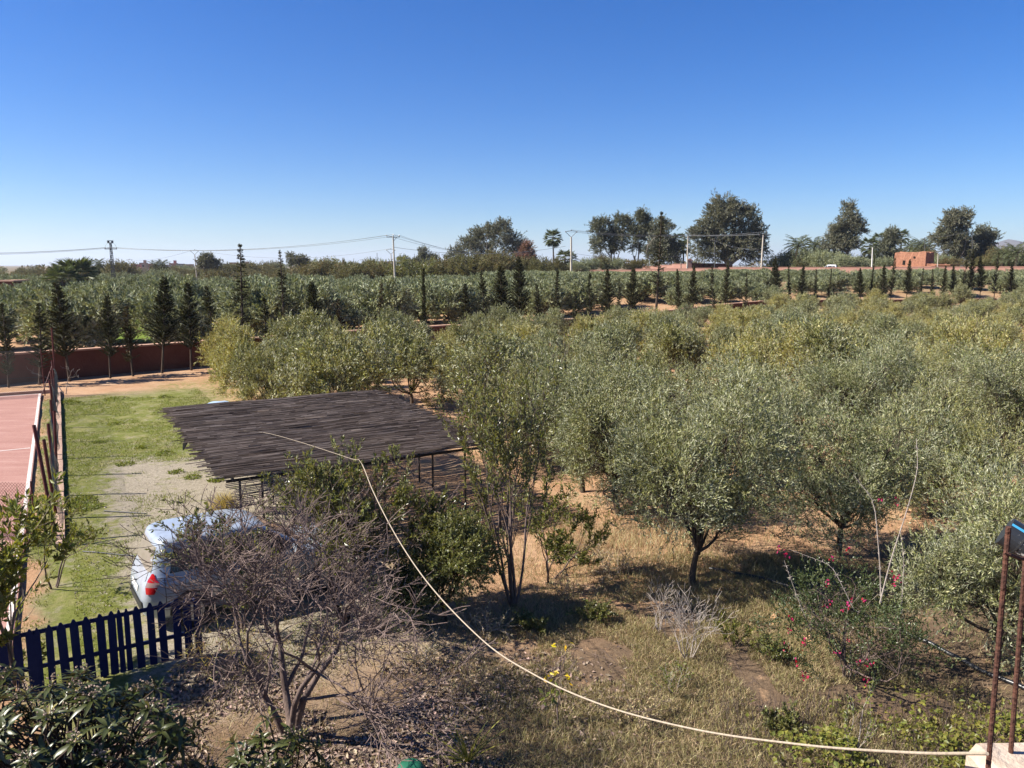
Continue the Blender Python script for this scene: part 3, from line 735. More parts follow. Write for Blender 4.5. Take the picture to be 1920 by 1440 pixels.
def scatter_mass(name, pts, crowns, label):
    """the deep rows that read as one mass: one object, crowns instanced on its points"""
    me = bpy.data.meshes.new(name); me.from_pydata([(float(p[0]), float(p[1]), tz1(*p)) for p in pts], [], []); o = link(name, me)
    ng = bpy.data.node_groups.new(name, 'GeometryNodeTree'); ng.interface.new_socket('Geometry', in_out='INPUT', socket_type='NodeSocketGeometry'); ng.interface.new_socket('Geometry', in_out='OUTPUT', socket_type='NodeSocketGeometry')
    nd = ng.nodes; gi = nd.new('NodeGroupInput'); go = nd.new('NodeGroupOutput'); jn = nd.new('GeometryNodeJoinGeometry'); lk = ng.links.new
    ri = nd.new('FunctionNodeRandomValue'); ri.data_type = 'INT'; ri.inputs['Min'].default_value = 0 if False else ri.inputs['Min'].default_value
    isk = [s_ for s_ in ri.inputs if s_.type == 'INT']; isk[0].default_value = 0; isk[1].default_value = len(crowns) - 1; iout = [s_ for s_ in ri.outputs if s_.type == 'INT'][0]
    rr = nd.new('FunctionNodeRandomValue'); rr.data_type = 'FLOAT_VECTOR'; vs_ = [s_ for s_ in rr.inputs if s_.type == 'VECTOR']; vs_[0].default_value = (0, 0, 0); vs_[1].default_value = (0, 0, 6.28); rout = [s_ for s_ in rr.outputs if s_.type == 'VECTOR'][0]
    rs = nd.new('FunctionNodeRandomValue'); rs.data_type = 'FLOAT_VECTOR'; v2 = [s_ for s_ in rs.inputs if s_.type == 'VECTOR']; v2[0].default_value = (.78, .78, .70); v2[1].default_value = (.98, .98, .92); sout = [s_ for s_ in rs.outputs if s_.type == 'VECTOR'][0]
    for k, cr in enumerate(crowns):
        oi = nd.new('GeometryNodeObjectInfo'); oi.inputs['Object'].default_value = cr; oi.inputs['As Instance'].default_value = True; oi.transform_space = 'ORIGINAL'
        ip = nd.new('GeometryNodeInstanceOnPoints'); cp_ = nd.new('FunctionNodeCompare'); cp_.data_type = 'INT'; cp_.operation = 'EQUAL'; ci = [s_ for s_ in cp_.inputs if s_.type == 'INT']; lk(iout, ci[0]); ci[1].default_value = k
        lk(gi.outputs[0], ip.inputs['Points']); lk(oi.outputs['Geometry'], ip.inputs['Instance']); lk(cp_.outputs[0], ip.inputs['Selection']); lk(rout, ip.inputs['Rotation']); lk(sout, ip.inputs['Scale']); lk(ip.outputs[0], jn.inputs[0])
    lk(jn.outputs[0], go.inputs[0]); md = o.modifiers.new('scatter', 'NODES'); md.node_group = ng
    return tag(o, label, kind='stuff')
src = {}
for o_ in bpy.data.objects:
    if o_.name.startswith('crown') and o_.data in [q[1] for q in OL_FAR]: src.setdefault(o_.data.name, o_)
scatter_mass('far_grove', mass_pts, list(src.values()), 'deep rows of the blue-grey olive grove merging towards the plain')
lane = nrm(np.array([-.497, 1.0])); MAT['lane'] = plain('fresh grass', (.14, .19, .03), (.09, .13, .02), 1.5, .9, .1)
strip_mesh('grass_lane', [lane * 72, lane * 118], 1.8, MAT['lane'], .06, 'bright green grass lane between olive rows beyond the wall', 20)

# ------------------------------------------------------------------ the conifers along the wall
CON = [make_conifer(200 + k, 5.0, (1.0, .85, 1.15, .6, .95, .5)[k], (1.2, 1.0, 1.25, .7, 1.0, .5)[k], MAT['conifer_brown'] if k == 1 else MAT['conifer'], MAT['bark'], (.12, .45, .08, .25, .5, .12)[k], (270, 230, 300, 250, 240, 260)[k]) for k in range(6)]
CON_TALL = [make_conifer(220 + k, 9.0, .95, 2.6, MAT['conifer'], MAT['bark'], .6, 330, (-.1, .35)) for k in range(2)]
CON_COL = make_conifer(230, 5.0, .45, .3, MAT['conifer'], MAT['bark'], 0, 330, (.9, 1.3))
def on_line(px, P, D):
    u = (px - 960) / F / .992      # ray X = u*Y
    t = (u * P[1] - P[0]) / (D[0] - u * D[1]); return P + D * t
cons = [(12, 570, 3), (70, 570, 4), (128, 532, 0), (205, 555, 0), (248, 575, 1), (303, 520, 2), (358, 532, 0), (407, 538, 4), (456, 458, 'T0'), (498, 560, 4), (539, 470, 'T1'), (592, 530, 2), (640, 560, 1), (718, 533, 1), (797, 507, 'C'),
        (873, 533, 0), (908, 512, 4), (940, 500, 2), (976, 482, 2), (1011, 533, 3), (1043, 508, 5), (1076, 548, 3), (1106, 512, 3), (1138, 505, 0), (1160, 538, 5), (1182, 502, 2), (1226, 398, 'T2'),
        (1272, 505, 0), (1296, 498, 2), (1335, 500, 4), (1354, 490, 0), (1392, 512, 3), (1446, 483, 2), (1474, 500, 5), (1494, 497, 0), (1522, 505, 3), (1543, 504, 5), (1606, 503, 2), (1622, 480, 'C'), (1645, 497, 0), (1660, 485, 4), (1690, 487, 2), (1712, 503, 5), (1737, 505, 3), (1756, 500, 0),
        (1775, 498, 2), (1792, 470, 4), (1808, 468, 0), (1826, 480, 2), (1852, 474, 4), (1880, 492, 0)]
WBs = WB + WN * 1.6; WD2 = nrm(WC - WB)
tall_i = 0
for i, (px, ty, k) in enumerate(cons):
    p = on_line(px, W0 + WN * (1.5 + rng.uniform(-.3, .4)), WD)
    if p[0] > WBs[0]: p = on_line(px, WBs + np.array([0, -.4]), WD2)
    z = tz1(*p); zt = dpt(px, ty, p[1])[2]; hh = max(1.5, zt - z)
    if isinstance(k, str):
        if k[0] == 'T': parts = CON_TALL[int(k[1]) % 2]; base_h = 9.0
        else: parts = CON_COL; base_h = 5.0
        lab = {'T0': 'tall ragged conifer with a drooping tip, left of two such', 'T1': 'tall ragged conifer with a bent tip, right of the other ragged one', 'T2': 'tallest spindly conifer in front of the eucalyptus clump'}.get(k, f'narrow columnar cypress in the wall row, {ordw(i)} conifer from the left')
    else:
        parts = CON[k]; base_h = 5.0
        kind = ('dark bushy conifer', 'rusty thin conifer', 'broad dark conifer', 'slim dark conifer', 'ragged dark conifer', 'narrow pointed conifer')[k]
        lab = f'{kind} along the red wall, {ordw(i)} of the row from the left'
    s = hh / base_h; w = (s * .5 + .5) if s < 1.6 else .9
    w *= rng.uniform(.8, 1.15)
    if p[1] > 85: w *= .72
    if k == 'T2': w = 1.25
    place('conifer_tree', parts, p[0], p[1], lab, 'conifer', 'conifers along the red wall', rng.uniform(0, 6.28), (w, w, s), lean=(rng.normal(0, .045), rng.normal(0, .045)))

# ------------------------------------------------------------------ far trees
def px_tree(px_lobes, Y, seed, nshoot, mat=None, leaf=(.55, .17), sl=1.3, bark=None, trunk_px=None, trunk_r=.35, hang=.25, gap=.3, trunks=None, shell=.6, name='eucalyptus_tree', label='', cat='tree', group=None, base_z=None):
    """lobes given in photograph pixels (cx, cy, rx, ry) at forward distance Y; built there at real size"""
    s = Y / F; lobes = []
    cx0 = trunk_px if trunk_px is not None else np.mean([l[0] for l in px_lobes])
    X0 = dpt(cx0, 500, Y)[0]; z0 = tz1(X0, Y) if base_z is None else base_z
    rg = np.random.default_rng(seed)
    for (cx, cy, rx, ry) in px_lobes:
        q = dpt(cx, cy, Y); lobes.append((q[0] - X0, rg.uniform(-.5, .5) * rx * s, q[2] - z0, rx * s, rx * s * rg.uniform(.8, 1.1), ry * s))
    zmin = min(l[2] - l[5] for l in lobes)
    tr, cr = make_lobed(seed, lobes, int(nshoot * 1.75), 9, sl, leaf[0], leaf[1], mat or MAT['euc'], bark or MAT['bark_pale'], max(1.2, zmin + .5), trunk_r, up=.3, shell=shell, limbs=5, hang=hang, lean=.2, trunks=trunks, gap=gap * .6)
    return thing(name, (X0, Y, z0), label, cat, group, 0, [('trunk', tr), ('crown', cr)])
px_tree([(855, 482, 22, 20), (880, 468, 24, 26), (905, 452, 26, 28), (940, 445, 28, 32), (925, 432, 14, 14), (962, 462, 22, 28), (948, 424, 9, 12), (978, 478, 18, 22), (890, 445, 14, 16), (915, 490, 40, 16)], 235, 301, 2600, label='broad grey-green eucalyptus clump left of the tall thin palm', cat='eucalyptus')
px_tree([(1128, 432, 18, 24), (1142, 455, 16, 26), (1120, 465, 12, 18), (1165, 425, 17, 20), (1160, 455, 16, 24), (1190, 450, 16, 26), (1208, 420, 16, 22), (1200, 405, 9, 9), (1215, 445, 14, 24), (1180, 420, 8, 10)], 205, 302, 2300, trunks=[(-3.5, 0), (-2.6, .6), (-1.9, -.3), (2.4, .3), (3.8, 0)], trunk_r=.22, gap=.38, label='tall airy eucalyptus stand with bare white trunks', cat='eucalyptus')
px_tree([(1240, 440, 20, 26), (1248, 465, 24, 26), (1228, 475, 18, 24), (1258, 480, 18, 22), (1240, 420, 10, 12)], 200, 303, 1300, trunks=[(-1, 0), (1.5, .4)], trunk_r=.22, label='darker eucalyptus at the right of the airy stand', cat='eucalyptus')
px_tree([(1355, 392, 26, 24), (1375, 405, 24, 26), (1338, 415, 28, 30), (1320, 440, 26, 28), (1360, 440, 36, 36), (1400, 420, 22, 26), (1418, 440, 20, 28), (1335, 470, 36, 26), (1385, 470, 40, 28), (1425, 468, 12, 18), (1302, 440, 12, 14), (1408, 400, 10, 12)], 192, 304, 3400, trunk_px=1365, trunk_r=.6, gap=.22, label='biggest rounded eucalyptus, dark on its right side', cat='eucalyptus')
px_tree([(1592, 398, 12, 15), (1596, 420, 15, 18), (1605, 430, 14, 16), (1580, 440, 20, 18), (1572, 425, 12, 12), (1565, 458, 20, 18), (1590, 455, 18, 18)], 188, 305, 1300, label='two-stepped eucalyptus with a narrow raised top', cat='eucalyptus', trunk_r=.3)
px_tree([(1790, 412, 20, 16), (1775, 428, 18, 20), (1800, 432, 20, 22), (1768, 450, 16, 22), (1790, 460, 24, 22), (1778, 405, 8, 8), (1808, 400, 8, 9), (1800, 478, 20, 18)], 186, 306, 1600, label='eucalyptus tree right of the mud building, larger of the two', cat='eucalyptus', gap=.36)
px_tree([(1850, 438, 14, 12), (1843, 455, 18, 18), (1860, 450, 10, 14), (1840, 475, 20, 16), (1835, 485, 16, 14)], 188, 307, 900, label='smaller eucalyptus right of the large one by the mud building', cat='eucalyptus')
px_tree([(1672, 445, 9, 14), (1668, 468, 12, 18), (1674, 486, 12, 14)], 185, 308, 600, hang=.1, label='narrow dark tree just left of the mud building', cat='tree', name='narrow_tree')
px_tree([(793, 474, 7, 9), (794, 486, 8, 10), (812, 488, 9, 9)], 260, 309, 500, label='small upright tree above the thicket, left of the eucalyptus clump', cat='tree', name='small_tree')
px_tree([(388, 488, 13, 9), (396, 496, 15, 9), (380, 500, 10, 8)], 230, 310, 600, label='rounded grey tree right of the V-armed pole near the village', cat='tree', name='small_tree')
px_tree([(565, 488, 14, 6), (560, 494, 16, 7), (545, 484, 6, 8)], 250, 311, 600, hang=0, label='flat-topped dark tree on the left skyline', cat='tree', name='small_tree')
px_tree([(988, 470, 10, 12), (995, 482, 9, 10), (980, 488, 10, 10)], 225, 312, 500, mat=leaf_mat('rusty foliage', (.20, .10, .065), (.22, .12, .08), (.16, .10, .07), .6, .2, .2, .4), label='rusty reddish tree at the right of the eucalyptus clump', cat='tree', name='small_tree')
px_tree([(755, 489, 7, 6), (762, 494, 8, 6)], 300, 313, 260, hang=0, label='small dark round tree right of the two leaning poles', cat='tree', name='small_tree')
px_tree([(780, 496, 10, 8)], 250, 314, 260, hang=0, label='small pale bush on the skyline under the upright tree', cat='tree', name='small_tree')
# thickets: each bushy tree set on its own spot
TH = []
for k in range(5):
    rg = np.random.default_rng(330 + k)
    TH.append(make_lobed(330 + k, olive_lobes(rg, 3.6, .1, 5.2, 8), 1300, 8, .9, .30, .11, (MAT['thicket'], MAT['thicket'], MAT['green'], MAT['thicket'], MAT['olive_far'])[k], MAT['bark'], .8, .12, limbs=4, shell=.7))
def bushes(spec, group, lab, cat, name='thicket_tree'):
    for i, (px, ty, Y, k) in enumerate(spec):
        if px > 1440: Y += 26
        X = dpt(px, 500, Y)[0]; z = tz1(X, Y); hh = max(1.6, dpt(px, ty, Y)[2] - z); s = hh / 5.2
        place(name, TP(TH[k]), X, Y, lab.format(ordw(i)), cat, group, rng.uniform(0, 6.28), (max(s, .75) * rng.uniform(.95, 1.3), max(s, .75) * rng.uniform(.9, 1.2), s))
bushes([(575, 492, 185, 0), (602, 490, 190, 2), (630, 491, 186, 1), (655, 493, 180, 0), (678, 492, 188, 2), (703, 492, 184, 3), (725, 495, 190, 0), (757, 491, 182, 2), (782, 487, 180, 2), (806, 490, 186, 0), (830, 489, 184, 1), (850, 486, 182, 3), (873, 484, 180, 1), (893, 479, 178, 0), (915, 474, 180, 3),
        (938, 478, 176, 1), (960, 480, 178, 3), (985, 486, 176, 1), (1010, 484, 174, 3), (1032, 486, 178, 1), (1052, 493, 180, 0)], 'thicket behind the far grove', 'brownish green thicket tree behind the grey olives, {} from the left', 'thicket')
bushes([(1085, 490, 185, 4), (1108, 484, 188, 4), (1130, 478, 192, 0), (1152, 484, 190, 4), (1190, 486, 192, 0)], 'shrubs under the airy eucalyptus', 'rounded shrub at the foot of the airy eucalyptus, {} from the left', 'shrub', 'round_shrub')
bushes([(1462, 478, 168, 4), (1484, 470, 166, 4), (1508, 472, 164, 0), (1528, 468, 160, 4), (1546, 473, 155, 4), (1566, 470, 165, 4), (1586, 478, 150, 4), (1610, 482, 150, 4), (1628, 476, 165, 0), (1655, 482, 152, 4), (1664, 475, 162, 2), (1690, 468, 175, 0), (1720, 466, 178, 2), (1742, 466, 172, 0),
        (1765, 478, 150, 4), (1784, 482, 146, 0), (1835, 484, 140, 0), (1858, 478, 140, 0), (1876, 462, 150, 0), (1896, 476, 138, 2), (1915, 470, 140, 0)], 'orchard beyond the road', 'bushy orchard tree beyond the road wall, {} from the left', 'tree', 'orchard_tree')
rngf = np.random.default_rng(91)
far_spec = [(rngf.uniform(-20, 560), rngf.uniform(502, 512), rngf.uniform(165, 420), int(rngf.integers(0, 5))) for _ in range(46)]
far_spec = [(px, ty if Y < 260 else min(ty, 503), Y, k) for (px, ty, Y, k) in far_spec]; far_spec.sort()
bushes(far_spec, 'scrub on the left plain', 'low scrubby tree on the hazy left plain, {} from the left', 'scrub', 'scrub_tree')
skyl = [(430, 492, 330, 0), (447, 494, 340, 4), (470, 490, 300, 0), (486, 493, 310, 3), (507, 489, 320, 0), (523, 492, 320, 4), (590, 489, 330, 0), (612, 487, 290, 4), (636, 494, 350, 0), (654, 492, 350, 4), (668, 491, 350, 0), (690, 489, 330, 3), (702, 487, 330, 4), (716, 492, 330, 0), (345, 497, 400, 4), (160, 499, 400, 0), (325, 499, 380, 3), (225, 487, 260, 0)]
bushes(sorted(skyl), 'trees on the left skyline', 'dark tree on the skyline left of centre, {} from the left', 'tree', 'skyline_tree')
# a far mass of scrub that nobody could count
n = 260; mb = MB(); rg = np.random.default_rng(8)
for i in range(n):
    Y = 430 * math.exp(rg.uniform(0, 2.2)); X = Y * rg.uniform(-.75, .75); r = rg.uniform(3, 8); h = rg.uniform(2.5, 6)
    d = nrm(rg.normal(size=(46, 3))); d[:, 2] = np.abs(d[:, 2]); p = np.array([X, Y, tz1(X, Y)]) + d * np.array([r, r, h])
    mb.leaves(p, nrm(d + rg.normal(0, .5, d.shape)), r * .5, r * .28, rg)
tag(mb.build('distant_scrub', MAT['thicket']), 'dusty scrub and treetops across the far plain', kind='stuff')

# ------------------------------------------------------------------ palms
def palm(px, top, Y, kind, fl, nf, seed, label, rt=.22):
    if px > 1440: Y += 18; fl *= 1.1
    X = dpt(px, 500, Y)[0]; z = tz1(X, Y); ht = max(1.5, dpt(px, top, Y)[2] - z - fl * .45)
    return thing('palm_tree', (X, Y, z), label, 'palm', None, 0, palm_mesh(seed, ht, rt, kind, nf, fl, MAT['palm'], MAT['bark']))
palm(1038, 437, 215, 'fan', 2.6, 46, 401, 'tall thin fan palm alone against the sky', .2)
palm(1059, 475, 190, 'fan', 2.4, 34, 402, 'short fan palm just left of the V-armed concrete pole')
palm(1068, 478, 194, 'fan', 2.2, 30, 403, 'short fan palm just right of the V-armed concrete pole')
palm(1270, 443, 215, 'fan', 2.3, 44, 404, 'tall fan palm left of the biggest eucalyptus')
palm(1281, 455, 205, 'fan', 2.2, 44, 405, 'lower shaggy fan palm left of the biggest eucalyptus')
palm(1491, 446, 172, 'date', 3.6, 44, 406, 'big arching date palm right of the biggest eucalyptus', .3)
palm(1525, 448, 176, 'date', 3.4, 42, 407, 'second date palm, left of the two-stepped eucalyptus', .3)
palm(1538, 455, 185, 'date', 3.0, 36, 417, 'darker palm directly left of the two-stepped eucalyptus', .3)
palm(1628, 452, 186, 'fan', 2.4, 40, 408, 'yellowish palm right of the two-stepped eucalyptus')
palm(1647, 442, 190, 'fan', 2.2, 36, 409, 'round-headed fan palm left of the narrow dark tree')
palm(1670, 434, 200, 'fan', 2.1, 36, 410, 'fan palm head rising above the narrow dark tree')
palm(1687, 436, 200, 'fan', 2.1, 36, 411, 'fan palm standing tallest over the mud building')
palm(1705, 452, 190, 'date', 3.0, 40, 412, 'date palm behind the left end of the mud building', .3)
palm(1722, 448, 186, 'date', 3.2, 40, 413, 'date palm behind the right end of the mud building', .3)
palm(1738, 455, 186, 'date', 2.8, 36, 414, 'small date palm left of the larger far eucalyptus', .3)
palm(1645, 462, 178, 'date', 3.0, 36, 418, 'low palm left of the white roadside post', .3)
palm(1905, 458, 140, 'date', 3.0, 44, 415, 'date palm at the far right edge', .3)
palm(1878, 464, 145, 'date', 2.6, 36, 416, 'date palm left of the one at the far right edge', .3)
palm(186, 486, 210, 'date', 2.6, 40, 420, 'date palm left of the dark lattice pole')
palm(289, 490, 240, 'date', 2.8, 40, 421, 'left one of the paired date palms near the village')
palm(302, 488, 240, 'date', 2.8, 40, 422, 'right one of the paired date palms near the village')
palm(137, 500, 112, 'fan', 3.2, 60, 423, 'bushy dark fan palm rising from the grey olives', .35)
palm(118, 512, 106, 'fan', 2.4, 46, 424, 'lower bushy palm beside the dark fan palm', .3)

# ------------------------------------------------------------------ power poles and cables
MAT['concrete'] = plain('pole concrete', (.50, .44, .36), (.40, .35, .28), 2, .85, .2)
MAT['steel'] = plain('dark galvanised steel', (.075, .075, .075), (.05, .05, .05), 4, .6, .4)
MAT['cable'] = plain('aluminium cable', (.17, .17, .17), (.13, .13, .13), 4, .5, .4)
MAT['insul'] = plain('glazed insulator', (.08, .045, .03), (.06, .03, .02), 4, .3, .5)
def pole(px_t, ty, px_b, Y, typ, label, group, r=.2, mat=None):
    T = dpt(px_t, ty, Y); X = dpt(px_b, 515, Y)[0]; z = tz1(X, Y)
    root = tag(empty('power_pole', (X, Y, z)), label, 'pole', group); h = T[2] - z; dx = T[0] - X
    mt = mat or MAT['concrete']
    top = np.array([dx, 0, h]); at = []
    if typ == 'lattice':
        for sx in (-1, 1):
            for sy in (-1, 1): MB().segs([[sx * .36, sy * .36, -.3]], [[dx + sx * .14, sy * .14, h]], .07, .05, 5).build('leg', MAT['steel'], root)
        A, B = [], []
        for i in range(14):
            f0, f1 = i / 14, (i + 1) / 14; w0 = .36 - .22 * f0; w1 = .36 - .22 * f1; s = 1 if i % 2 else -1
            for sy in (-1, 1):
                A.append((dx * f0 + s * w0, sy * w0, h * f0)); B.append((dx * f1 - s * w1, sy * w1, h * f1)); A.append((s * w0 + dx * f0, sy * w0, h * f0)); B.append((s * w1 + dx * f1, -sy * w1, h * f1))
        MB().segs(A, B, .035, .035, 4).build('bracing', MAT['steel'], root)
        mb = MB(); mb.box(top + (0, 0, .5), (1.0, .8, .12)); mb.box(top + (0, 0, .05), (.9, .7, .1)); mb.box(top + (-.42, 0, .28), (.1, .7, .5)); mb.box(top + (.42, 0, .28), (.1, .7, .5)); mb.build('head_frame', MAT['steel'], root)
        mb = MB(); mb.box(top + (0, 0, -1.2), (2.6, .16, .14)); mb.build('crossarm', MAT['steel'], root); at = [top + (-1.2, 0, -1.1), top + (0, 0, -1.05), top + (1.2, 0, -1.1)]
        for s in (-1, 1):
            th = np.linspace(0, math.pi / 2, 7); pts = np.stack([s * 1.2 * np.sin(th) , 0 * th, -1.1 + 1.3 * np.cos(th)], -1) + top; MB().tube(pts, .02, 4).build('jumper', MAT['cable'], root)
    else:
        mb = MB(); mb.tube(np.array([[0, 0, -.5], top * .5, top]), np.array([r, r * .85, r * .65]), 8); mb.build('shaft', mt, root, True)
        if typ == 'vee':
            mb = MB(); w = 1.15
            for s in (-1, 1): mb.segs([top + (0, 0, -.1)], [top + (s * w, 0, 1.0)], .05, .05, 4)
            th = np.linspace(-1, 1, 9); pts = np.stack([th * w, 0 * th, 1.0 + .22 * (1 - th ** 2)], -1) + top; mb.tube(pts, .045, 4); mb.build('vee_arm', MAT['steel'], root)
            at = [top + (-w, 0, .9), top + (0, 0, 1.2), top + (w, 0, .9)]
        elif typ == 'tee':
            mb = MB(); mb.box(top + (0, 0, -.15), (2.6, .14, .12)); mb.segs([top + (0, 0, -1.0)], [top + (.7, 0, -.2)], .04, .04, 4); mb.build('crossarm', MAT['steel'], root); at = [top + (-1.2, 0, 0), top + (.05, 0, .15), top + (1.2, 0, 0)]
        elif typ == 'end':
            mb = MB(); mb.box(top + (0, 0, -.15), (1.8, .14, .12)); mb.segs([top + (0, 0, -1.2)], [top + (.8, 0, .9)], .05, .05, 5); mb.build('bracket', MAT['steel'], root); at = [top + (-.8, 0, 0), top + (0, 0, .1), top + (.7, 0, .6)]
        else: at = [top]
    for a_ in at if typ != 'plain' else []:
        mb = MB(); mb.tube(np.array([a_ + (0, 0, -.02), a_ + (0, 0, .08), a_ + (0, 0, .16), a_ + (0, 0, .24)]), np.array([.07, .1, .1, .05]), 6); mb.build('insulator', MAT['insul'], root)
    return [np.array([X, Y, z]) + a_ + ((0, 0, .2) if typ != 'plain' else (0, 0, -.1)) for a_ in at]
G = 'power poles across the fields'
pA = pole(207, 456, 213, 165, 'lattice', 'dark steel lattice power pole at the left', G)
pB = pole(737, 443, 741, 150, 'tee', 'taller leaning concrete pole of the pair near the centre', G)
pB2 = pole(733, 476, 735, 205, 'vee', 'shorter concrete pole just left of the tall leaning one', G, .17)
pC = pole(1071, 444, 1071, 160, 'vee', 'concrete pole with a V-shaped arm right of the tall palm', G, .24)
pD = pole(1290, 443, 1288, 183, 'tee', 'concrete pole left of the biggest eucalyptus', G)
pE = pole(1340, 450, 1340, 177, 'end', 'slim grey pole in front of the biggest eucalyptus', G, .13, MAT['steel'])
pF = pole(1431, 441, 1427, 172, 'end', 'pale concrete pole at the right of the biggest eucalyptus', G, .22)
pG = pole(1636, 464, 1634, 160, 'plain', 'short white roadside post left of the mud building', G, .14, plain('white post', (.72, .69, .64), (.62, .58, .52), 3))
pH = pole(1759, 476, 1757, 156, 'plain', 'slim grey post in front of the mud building', G, .11)
pI = pole(1277, 478, 1277, 184, 'plain', 'thin dark post beside the pale gate pier', G, .1, MAT['steel'])
pJ = pole(365, 477, 369, 230, 'vee', 'V-armed pole rising over the left thicket', G, .2)
pK = pole(243, 492, 244, 320, 'vee', 'small V-armed pole right of the lattice pole', G, .2)
pL = pole(159, 496, 160, 330, 'vee', 'small V-armed pole left of the lattice pole', G, .2)
pM = pole(100, 500, 101, 420, 'vee', 'tiny distant pole on the left plain, right of two', G, .22)
pN = pole(57, 501, 58, 520, 'vee', 'tiny distant pole on the left plain, left of two', G, .22)
pO = pole(707, 474, 707, 420, 'plain', 'thin mast on the skyline left of the leaning poles', G, .2, MAT['steel'])
pQ = pole(1734, 445, 1734, 172, 'plain', 'grey pole half hidden in front of the larger far eucalyptus', G, .12, MAT['steel'])
pR = pole(1823, 432, 1823, 176, 'plain', 'thin pole between the two far right eucalyptus trees', G, .11, MAT['steel'])
def cable(p, q, sag, label, r=.02, grp='overhead cables'):
    t = np.linspace(0, 1, 25)[:, None]; P = p + (q - p) * t - np.array([0, 0, 1.]) * sag * 4 * t * (1 - t)
    return tag(MB().tube(P, r, 4, False).build('power_cable', MAT['cable']), label, 'cable', grp)
lL = [dpt(-260, 470 + 3 * k, 150) for k in range(3)]
for k, w in enumerate(('left', 'middle', 'right')):
    cable(lL[k], pA[k], .8, f'thin cable from the lattice pole to the left edge, {w} strand', .026)
    cable(pA[k], pB[k], 1.6, f'long thin cable from the lattice pole to the leaning pole, {w} strand', .026)
    cable(pB[k], dpt(1000, 470 + k * 2, 205), 2.0, f'thin cable from the leaning pole towards the eucalyptus clump, {w} strand', .024)
    cable(pC[k], pD[k], .5, f'cable from the V-armed pole to the big eucalyptus, {w} strand', .026)
    cable(pD[k], pF[k], .25, f'pale cable crossing the biggest eucalyptus, {w} strand', .028)
cable(pB[1] + (0, 0, -2.4), pC[0] + (0, 0, -3), 1.4, 'pale cable sagging across the eucalyptus clump', .03)
cable(pE[0], pF[0] + (0, 0, -3.2), .7, 'low sagging cable from the slim grey pole', .026)
cable(pC[2] + (0, 0, -4.5), pI[0], 1.0, 'low cable right of the V-armed pole', .024)
cable(pK[0], pJ[0], 1.2, 'far thin cable between the two left V-armed poles', .03)
cable(pJ[1], pB2[1], 2.5, 'far thin cable above the left thicket', .026)
cable(pQ[0], pR[0], .3, 'thin cable in front of the larger far eucalyptus', .026)

# ------------------------------------------------------------------ buildings
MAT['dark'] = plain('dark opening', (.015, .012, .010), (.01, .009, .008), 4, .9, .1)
def house(px0, px1, ty, Y, hgt, mat, label, seed, depth=9, extra=False):
    rg = np.random.default_rng(seed); X0 = dpt(px0, 500, Y)[0]; X1 = dpt(px1, 500, Y)[0]; zt = dpt((px0 + px1) / 2, ty, Y)[2]
    w = X1 - X0; root = tag(empty('village_house', ((X0 + X1) / 2, Y, 0)), label, 'house', 'village houses on the left skyline'); root.rotation_euler.z = .35
    mb = MB(); mb.box((0, depth / 2, zt / 2), (w, depth, zt)); mb.build('wall', mat, root)
    mb = MB()
    for (cx, cy, sx, sy) in ((0, .15, w + .2, .3), (0, depth - .15, w + .2, .3), (-w / 2, depth / 2, .3, depth - .3), (w / 2, depth / 2, .3, depth - .3)): mb.box((cx, cy, zt + .3), (sx, sy, .6))
    mb.build('roof_parapet', mat, root)
    for k in range(max(1, int(w / 4))):
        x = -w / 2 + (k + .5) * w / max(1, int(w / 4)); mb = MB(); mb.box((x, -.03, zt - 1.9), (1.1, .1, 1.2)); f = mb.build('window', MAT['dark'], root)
    if extra:
        mb = MB(); mb.box((w * .2, depth * .5, zt + 1.3), (w * .35, depth * .5, 2.6)); mb.build('stair_room', mat, root)
HM = [plain('pink house render', (.46, .215, .165), (.40, .19, .15), 1), plain('ochre render', (.42, .27, .18), (.36, .23, .16), 1), plain('grey render', (.34, .30, .27), (.28, .25, .23), 1), plain('pale render', (.60, .52, .45), (.52, .45, .4), 1)]
hs = [(100, 116, 499, 620, 0, 'pink'), (221, 238, 496, 560, 2, 'grey'), (246, 262, 497, 520, 0, 'dull pink'), (262, 275, 494, 600, 1, 'ochre'), (278, 287, 496, 520, 0, 'pink'), (305, 320, 498, 500, 3, 'pale'), (318, 332, 495, 560, 0, 'pink'), (332, 345, 496, 540, 2, 'grey'), (345, 362, 497, 500, 1, 'ochre'), (370, 380, 494, 480, 0, 'pink'), (420, 432, 496, 520, 2, 'grey'), (431, 447, 494, 430, 0, 'bright pink'), (450, 470, 498, 520, 1, 'ochre'), (674, 700, 496, 400, 3, 'long white'), (718, 742, 492, 420, 0, 'pink')]
for i, (a0, a1, ty, Y, m, cn) in enumerate(hs):
    house(a0, a1, ty, Y, 4, HM[m], f'{cn} flat-roofed house on the skyline, {ordw(i)} of the village from the left', 500 + i, extra=i % 3 == 0)
for i, (a0, a1, ty, Y) in enumerate(((-8, 22, 528, 112), (82, 103, 525, 118))):
    X0, X1 = dpt(a0, 500, Y)[0], dpt(a1, 500, Y)[0]; zt = dpt(a0, ty, Y)[2]
    root = tag(empty('mud_hut', ((X0 + X1) / 2, Y, 0)), ('brown mud hut among the olives at the left edge', 'low mud hut left of the dark fan palm')[i], 'hut')
    mb = MB(); mb.box((0, 2, zt / 2), (X1 - X0, 4, zt)); mb.build('wall', MAT['redwall'], root)
    mb = MB(); mb.box((0, 2, zt + .1), (X1 - X0 + .3, 4.3, .2)); mb.build('roof', MAT['coping'], root)
